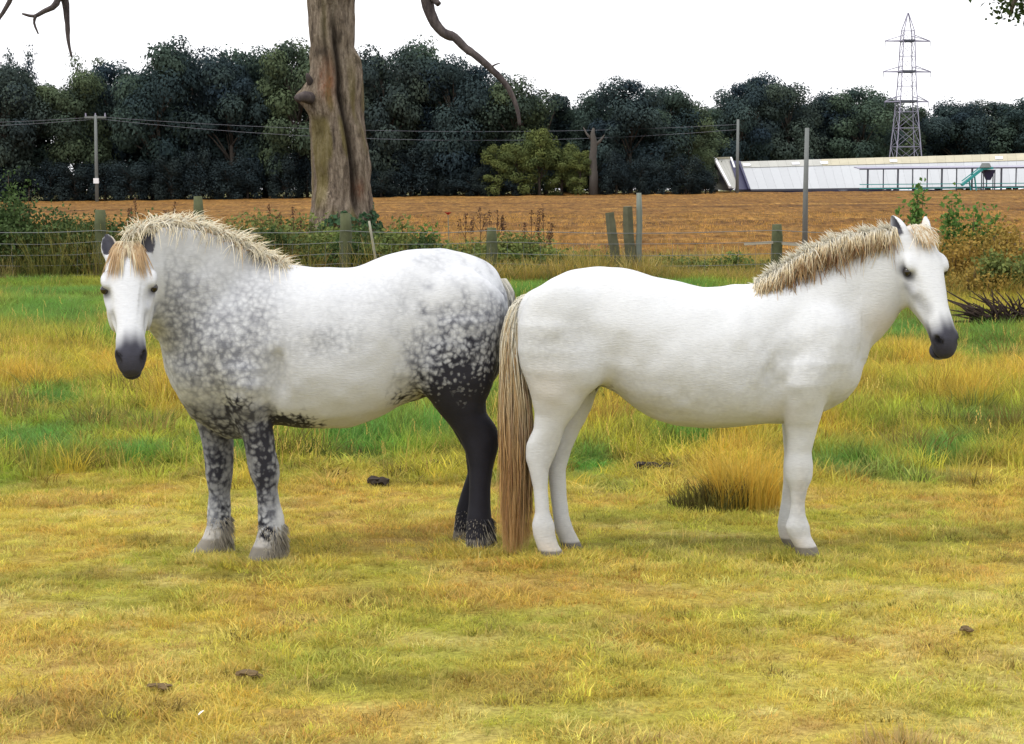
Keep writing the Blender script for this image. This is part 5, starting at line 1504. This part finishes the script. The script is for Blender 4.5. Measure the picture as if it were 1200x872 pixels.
# ================================================================ grass (uncountable: instanced tufts)
def blade_tuft(name, n, hmin, hmax, spread, width, lean, seed, mat, segs=3, seed_head=0.0):
    r = np.random.default_rng(seed)
    V = []; F = []; T = []; S = []
    for k in range(n):
        a = r.uniform(0, 2*np.pi); q = spread*math.sqrt(r.random()); b = np.array([q*math.cos(a), q*math.sin(a), -.01])
        la = a + r.normal(0, .9); ln = abs(r.normal(lean, lean*.5)); h = r.uniform(hmin, hmax); w = width*r.uniform(.7,1.3)
        dirx = np.array([math.cos(la), math.sin(la), 0]); side = np.array([-math.sin(la+r.normal(0,.7)), math.cos(la+r.normal(0,.7)), 0])
        rows = []
        for s in range(segs+1):
            t = s/segs; p = b + dirx*ln*h*t*t + np.array([0,0,h*(t-.18*ln*t*t)])
            ww = w*(1-t)**.7*.5 if s < segs else 0
            rows.append((p, ww, t))
        base = len(V); hs = r.random()
        for p, ww, t in rows[:-1]:
            V += [p-side*ww, p+side*ww]; T += [t,t]; S += [hs,hs]
        V.append(rows[-1][0]); T.append(1.0); S.append(hs)
        for s in range(segs-1): F.append([base+2*s, base+2*s+1, base+2*s+3, base+2*s+2])
        F.append([base+2*segs-2, base+2*segs-1, base+2*segs])
        if seed_head and r.random() < seed_head:
            tip = rows[-1][0]
            for j in range(5):
                c = tip+np.array([r.normal(0,.004), r.normal(0,.004), -.016*j]); i0 = len(V); s_ = .0065
                V += [c+np.array([0,0,s_*1.5]), c+np.array([s_*.6,0,0]), c-np.array([0,0,s_*1.5]), c-np.array([s_*.6,0,0])]; T += [1.3]*4; S += [hs]*4; F.append([i0,i0+1,i0+2,i0+3])
    me = mesh_np(name, V, F); attr(me, 'tip', T); attr(me, 'shade', S); me.materials.append(mat)
    return bpy.data.objects.new(name, me)

def grass_material(name, tipcol, tipamt, rootmul=.75, trans=.3):
    m, nt, b = new_mat(name, .65, .2)
    col = get_attr(nt, 'tint', 'Color', 'INSTANCER'); t = get_attr(nt, 'tip'); s = get_attr(nt, 'shade')
    c = mix(nt, 1.0, col, ramp(nt, s, [(0,(.70,.75,.6)),(.5,(1,1,1)),(1,(1.30,1.18,1.1))]), 'MULTIPLY')
    c = mix(nt, math_n(nt, 'MULTIPLY', t, tipamt, True), mix(nt, 1.0, c, (rootmul,rootmul*1.02,rootmul*.95), 'MULTIPLY'), mix(nt, .5, c, tipcol))
    nt.links.new(c, b.inputs['Base Color'])
    tr = nd(nt, 'ShaderNodeBsdfTranslucent'); nt.links.new(c, tr.inputs[0])
    ms = nd(nt, 'ShaderNodeMixShader'); ms.inputs[0].default_value = trans
    nt.links.new(b.outputs[0], ms.inputs[1]); nt.links.new(tr.outputs[0], ms.inputs[2]); nt.links.new(ms.outputs[0], nt.nodes['Material Output'].inputs[0])
    return m
M_TURF = grass_material('turf_blades', (.70,.56,.16), .55, .88, .45)
M_MEAD = grass_material('meadow_blades', (.66,.50,.13), .35, .85, .45)

def scatter(name, protos, P, scale, tint, label, cat, sz=None):
    """one object: tufts from protos instanced on the points P with a tint each"""
    n = len(P)
    coll = bpy.data.collections.new(name+'_tufts')
    for o in protos: coll.objects.link(o)
    me = bpy.data.meshes.new(name); me.vertices.add(n); me.vertices.foreach_set('co', np.asarray(P, np.float32).ravel()); me.update()
    attr(me, 'tint', tint)
    a = me.attributes.new('rot', 'FLOAT_VECTOR', 'POINT')
    rot = np.stack([RNG.normal(0,.12,n), RNG.normal(0,.12,n), RNG.uniform(0,6.283,n)], 1).astype(np.float32); a.data.foreach_set('vector', rot.ravel())
    a = me.attributes.new('scl', 'FLOAT_VECTOR', 'POINT')
    sz = scale if sz is None else sz
    a.data.foreach_set('vector', np.stack([scale, scale, sz], 1).astype(np.float32).ravel())
    a = me.attributes.new('pick', 'INT', 'POINT'); a.data.foreach_set('value', RNG.integers(0, len(protos), n).astype(np.int32))
    o = link(name, me)
    g = bpy.data.node_groups.new(name, 'GeometryNodeTree')
    g.interface.new_socket('Geometry', in_out='INPUT', socket_type='NodeSocketGeometry'); g.interface.new_socket('Geometry', in_out='OUTPUT', socket_type='NodeSocketGeometry')
    gi = g.nodes.new('NodeGroupInput'); go = g.nodes.new('NodeGroupOutput'); ip = g.nodes.new('GeometryNodeInstanceOnPoints'); ci = g.nodes.new('GeometryNodeCollectionInfo')
    ci.inputs[0].default_value = coll; ci.inputs[1].default_value = True; ci.inputs[2].default_value = True
    def na(nm, t):
        x = g.nodes.new('GeometryNodeInputNamedAttribute'); x.data_type = t; x.inputs[0].default_value = nm; return x.outputs[0]
    g.links.new(gi.outputs[0], ip.inputs['Points']); g.links.new(ci.outputs[0], ip.inputs['Instance'])
    ip.inputs['Pick Instance'].default_value = True
    g.links.new(na('pick','INT'), ip.inputs['Instance Index']); g.links.new(na('rot','FLOAT_VECTOR'), ip.inputs['Rotation']); g.links.new(na('scl','FLOAT_VECTOR'), ip.inputs['Scale'])
    g.links.new(ip.outputs[0], go.inputs[0])
    md = o.modifiers.new('tufts', 'NODES'); md.node_group = g
    tag(o, label, cat, kind='stuff')
    return o
def field_points(y0, y1, dens, margin=1.25, extra=1.0):
    """uniform random points over the ground the camera overlooks, plus a margin either side"""
    hw = lambda y: y*600/FPX*margin+extra
    area = (hw(y0)+hw(y1))*(y1-y0)
    n = int(area*dens)
    y = np.sqrt(RNG.uniform(0, 1, n)*(y1*y1-y0*y0)+y0*y0); x = RNG.uniform(-1, 1, n)*hw(y)
    return x, y
def tinted(x, y, var=.22):
    c = grass_colour(x, y); return np.clip(c*(1+RNG.normal(0, var, (len(x),1)))*(1+RNG.normal(0,.07,(len(x),3))), .008, .8)

turf = [blade_tuft(f'turf_{i}', 64, .012,.044,.085,.0046,1.1,500+i,M_TURF,2) for i in range(6)]
x, y = field_points(5.6, 13.6, 300)
sc_ = RNG.uniform(.55,1.1,len(x))*np.interp(value_noise(x,y,.35,81),[.3,.8],[.8,1.3])
# a thicker fringe where the cropped turf meets the hooves
hx, hy = [], []
for hpx, hpy in ((648,659),(673,654),(948,653),(936,649),(310,658),(245,652),(562,650),(542,648)):
    g = ground_at(hpx, hpy); n_ = 46
    hx.append(g[0]+RNG.normal(0,.075,n_)); hy.append(g[1]-.03-np.abs(RNG.normal(0,.05,n_)))
hx = np.concatenate(hx); hy = np.concatenate(hy)
x = np.concatenate([x, hx]); y = np.concatenate([y, hy]); sc_ = np.concatenate([sc_, RNG.uniform(.9,1.5,len(hx))])
scatter('turf_grass', turf, np.stack([x,y,bump_z(x,y)],1), sc_, tinted(x,y,.30), 'short yellowing cropped turf in the foreground', 'grass')

mead = [blade_tuft(f'meadow_{i}', 30, .07,.19,.10,.0075,.75,520+i,M_MEAD,3) for i in range(5)]
x, y = field_points(11.6, 38.5, 130)
k = sstep(11.4,13.4,y+(value_noise(x,y,.8,82)-.5)*1.6) > RNG.random(len(x)); x, y = x[k], y[k]
lush = patches(x,y,LUSH); st = patches(x,y,STRAW)
hs = RNG.uniform(.6,1.2,len(x))*np.interp(value_noise(x,y,1.3,83),[.25,.8],[.65,1.45])*(1+.5*st)*np.interp(y,[11.5,14,38],[.6,1,1.25])
scatter('meadow_grass', mead, np.stack([x,y,bump_z(x,y)],1), np.interp(y,[11,38],[.9,1.5])*RNG.uniform(.8,1.2,len(x)), tinted(x,y,.34), 'rough green and golden meadow grass behind the horses', 'grass', sz=hs)

tall = [blade_tuft(f'stem_{i}', 9, .20,.40,.09,.0036,.45,540+i,M_MEAD,3,.7) for i in range(4)]
x, y = field_points(12.2, 38.5, 5)
w_ = .25+1.6*patches(x,y,STRAW)+.5*(value_noise(x,y,1.8,84) > .55)-.5*patches(x,y,LUSH)
k = RNG.random(len(x)) < w_; x, y = x[k], y[k]
straw_t = np.array([.62,.45,.13])*(1+RNG.normal(0,.2,(len(x),1)))
scatter('tall_grass_stems', tall, np.stack([x,y,bump_z(x,y)],1), RNG.uniform(.7,1.3,len(x)), np.clip(straw_t,.02,.8), 'tall dry seeding grass stems scattered through the meadow', 'grass')

# dark rank tufts in the meadow
x, y = field_points(12.6, 37.5, 3.2)
k = RNG.random(len(x)) < sstep(.45,.75,value_noise(x,y,1.5,91)); x, y = x[k], y[k]
clump = [blade_tuft(f'clump_{i}', 70, .10,.26,.16,.0085,.6,630+i,M_MEAD,3) for i in range(4)]
tn = np.where(RNG.random((len(x),1)) < .55, np.array([[.075,.125,.028]]), np.array([[.16,.125,.038]]))*(1+RNG.normal(0,.25,(len(x),1)))
scatter('dark_meadow_tufts', clump, np.stack([x,y,bump_z(x,y)],1), RNG.uniform(.7,1.35,len(x)), np.clip(tn,.012,.6), 'darker green and brown tufts through the rough meadow', 'grass')

# sparse dry stems in the turf
x, y = field_points(6.0, 12.2, 4.5)
k = RNG.random(len(x)) < sstep(.55,.8,value_noise(x,y,1.0,85))+.06; x, y = x[k], y[k]
dry = [blade_tuft(f'dry_{i}', 7, .07,.20,.06,.0030,.6,560+i,M_TURF,3) for i in range(3)]
scatter('dry_turf_stems', dry, np.stack([x,y,bump_z(x,y)],1), RNG.uniform(.7,1.2,len(x)), np.clip(np.array([.66,.50,.18])*(1+RNG.normal(0,.2,(len(x),1))),.02,.8), 'thin dry stalks standing in the cropped turf', 'grass')

# rank grass along the fence line
rank = [blade_tuft(f'rank_{i}', 26, .28,.66,.16,.012,.5,580+i,M_MEAD,3,.25) for i in range(4)]
n = 6500; x = RNG.uniform(-15,15,n); x = x[(x > -1.5) | (RNG.random(n) < .5)]; n = len(x); y = np.where(x < -1, RNG.uniform(37.7,41.4,n), RNG.uniform(36.9,41.4,n))
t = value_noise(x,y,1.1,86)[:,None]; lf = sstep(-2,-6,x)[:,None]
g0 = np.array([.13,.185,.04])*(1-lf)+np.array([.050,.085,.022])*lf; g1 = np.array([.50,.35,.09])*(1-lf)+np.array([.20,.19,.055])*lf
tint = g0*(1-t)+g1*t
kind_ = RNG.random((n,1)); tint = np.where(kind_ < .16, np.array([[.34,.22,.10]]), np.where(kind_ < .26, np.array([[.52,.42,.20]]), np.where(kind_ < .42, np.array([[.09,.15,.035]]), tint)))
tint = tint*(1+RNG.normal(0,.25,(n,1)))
# the same rank growth round the scrub at the right
n2 = 1100; x2 = RNG.uniform(6.2,11.5,n2); y2 = RNG.uniform(30.5,37.0,n2); t2 = RNG.random((n2,1))
tint = np.vstack([tint, np.where(t2 < .4, np.array([[.40,.25,.06]]), np.where(t2 < .7, np.array([[.20,.20,.05]]), np.array([[.12,.17,.04]])))*(1+RNG.normal(0,.2,(n2,1)))])
x = np.concatenate([x, x2]); y = np.concatenate([y, y2]); n = len(x)
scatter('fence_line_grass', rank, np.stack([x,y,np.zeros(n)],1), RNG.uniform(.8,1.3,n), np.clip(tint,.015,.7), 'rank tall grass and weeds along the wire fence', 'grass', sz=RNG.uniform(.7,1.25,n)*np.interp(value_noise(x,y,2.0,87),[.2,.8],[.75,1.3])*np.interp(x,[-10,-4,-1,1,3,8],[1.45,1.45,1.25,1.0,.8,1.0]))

# stubble left on the ploughed field
stub = [blade_tuft(f'stubble_{i}', 10, .06,.16,.22,.014,.5,600+i,M_MEAD,2) for i in range(3)]
x, y = field_points(41.5, 110, 3.2, 1.15)
k = RNG.random(len(x)) < .15+.85*sstep(.4,.8,value_noise(x*.3,y,.9,88)); x, y = x[k], y[k]
c = np.array([.55,.30,.09])*(1+RNG.normal(0,.25,(len(x),1)))
scatter('field_stubble', stub, np.stack([x,y,field_z(x,y)-.03],1), RNG.uniform(.8,1.5,len(x)), np.clip(c,.02,.8), 'dry orange stubble lying over the ploughed field', 'stubble')

# ---------------------------------------------------------------- single things in the grass
def tussock(px, py, h, w, n, tint, label, seed, dark=None):
    r_ = np.random.default_rng(seed)
    g = ground_at(px, py); root = empty('grass_tussock', (g[0], g[1], float(bump_z(np.array([g[0]]), np.array([g[1]]))[0]))); tag(root, label, 'tussock', 'tussocks standing in the meadow')
    def part(nm, n, cx, ww, hh, tn, s):
        o = blade_tuft(nm, n, hh*.55, hh, ww, .008, .42, s, M_TUSS, 4); o.name = nm; me = o.data
        tv = np.array(tn)[None]*(1+np.random.default_rng(s).normal(0,.12,(len(me.vertices),1))); attr(me, 'tint', np.clip(tv,.01,.8))
        COL.objects.link(o); o.parent = root; o.location = (cx,0,0)
    part('dry_blades', n, w*.12, w, h, tint, seed)
    if dark: part('dark_base', n//2, -w*.55, w*.6, h*.55, dark, seed+1)
M_TUSS = M_MEAD.copy(); M_TUSS.name = 'tussock_blades'
for nd_ in M_TUSS.node_tree.nodes:
    if nd_.type == 'ATTRIBUTE' and nd_.attribute_name == 'tint': nd_.attribute_type = 'GEOMETRY'
tussock(866,593,.46,.21,560,(.62,.42,.07),'big golden tussock with a dark side, beside the white pony foreleg',700,(.040,.036,.022))
tussock(832,594,.22,.22,300,(.10,.105,.03),'low dark green tussock left of the golden one',705,(.035,.033,.020))
tussock(1182,510,.30,.16,200,(.14,.12,.035),'dark olive tussock near the right edge',710)
tussock(1140,505,.20,.14,170,(.085,.095,.03),'small dark tussock left of the right-edge one',715)
tussock(1090,452,.22,.12,150,(.14,.11,.04),'small brown tussock under the white pony muzzle',720)
tussock(712,500,.30,.16,200,(.34,.20,.05),'golden tussock seen under the white pony flank',725,(.05,.05,.02))
tussock(1052,884,.10,.16,260,(.50,.37,.17),'pale flattened straw tuft at the bottom edge',730)

def clod(px, py, r, label, seed, mat, name='dung_heap', cat='dung', flat=.5, n=5):
    r_ = np.random.default_rng(seed); g = ground_at(px, py)
    root = empty(name, (g[0], g[1], float(bump_z(np.array([g[0]]), np.array([g[1]]))[0]))); tag(root, label, cat, 'clods in the grass')
    import bmesh
    for k in range(n):
        bm = bmesh.new(); bmesh.ops.create_icosphere(bm, subdivisions=2, radius=1)
        q = r*r_.uniform(.35,.6)
        for v in bm.verts:
            v.co = v.co*(1+.18*r_.normal()); v.co.z *= flat*1.3; v.co *= q
        me = bpy.data.meshes.new('lump'); bm.to_mesh(me); bm.free()
        o = link('lump', me, root, mat); o.location = (r_.normal(0,r*.5), r_.normal(0,r*.35), q*flat*.6+ (.02 if k else 0))
M_DUNG = plain('dark_dung', (.030,.022,.016), .95, .4, 30)
M_SOIL = plain('scuffed_soil', (.12,.080,.035), .95, .35, 30)
clod(447,568,.075,'dark dung lump in the grass under the dapple belly',801,M_DUNG)
clod(512,546,.06,'small dark dung lump by the dapple hind leg',802,M_DUNG)
clod(757,549,.075,'dark dung lump under the white pony belly, left of a pair',803,M_DUNG)
clod(775,548,.05,'smaller dark lump beside the one under the white pony belly',804,M_DUNG)
clod(675,528,.05,'dark lump right of the white pony hind hock',805,M_DUNG)
clod(298,797,.055,'scuffed brown soil patch low in the front left turf',806,M_SOIL,'soil_clod','soil',.25)
clod(185,812,.045,'small scuffed soil patch left of the larger front one',807,M_SOIL,'soil_clod','soil',.2)
clod(1128,748,.035,'small brown soil clod in the front right turf',808,M_SOIL,'soil_clod','soil',.3)
def feather(px, py, s, label, seed):
    g = ground_at(px, py); r_ = np.random.default_rng(seed)
    V = []; F = []
    for k in range(9):
        t = k/8; w = .30*math.sin(math.pi*min(t*.9+.08,1)); V += [(t-.5, -w, .06*math.sin(3*t)), (t-.5, 0, .10*math.sin(3*t)+.05), (t-.5, w, .06*math.sin(3*t))]
    for k in range(8):
        b_ = 3*k; F += [[b_,b_+3,b_+4,b_+1],[b_+1,b_+4,b_+5,b_+2]]
    me = mesh_np('white_feather', np.array(V)*s, F, True); o = link('white_feather', me, None, M_FEATHER)
    o.location = (g[0], g[1], float(bump_z(np.array([g[0]]), np.array([g[1]]))[0])+.045); o.rotation_euler = (.5,.2,r_.uniform(0,6)); tag(o, label, 'feather', 'white feathers in the grass')
M_FEATHER = plain('white_feather_vane', (.80,.79,.75), .7, .05)
feather(236,854,.035,'white feather in the front turf at lower left',901)
feather(1154,466,.085,'white feather in the meadow below the dead brush',902)
feather(82,359,.16,'pale scrap in the green grass left of the dapple head',903)
# poppy at the field edge
g = at(525,252,41.0); root = empty('poppy', (g[0], 41.0, 0)); tag(root, 'single red poppy at the field edge right of the dead oak', 'flower')
m = MB(); m.tube([(0,0,-.05),(.02,0,g[2]*.5),(0,0,g[2])], .008, 5); m.build('stem', M_STAKE, root)
M_POPPY = plain('poppy_red', (.55,.02,.015), .6, .1)
for k in range(5):
    a = k*1.2566; c_, s_ = math.cos(a), math.sin(a)
    link('petal', mesh_np('petal', [(0,0,g[2]),(.05*c_-.04*s_,.05*s_+.04*c_,g[2]+.05),(.09*c_,.09*s_,g[2]+.06),(.05*c_+.04*s_,.05*s_-.04*c_,g[2]+.05)], [[0,1,2,3]]), root, M_POPPY)
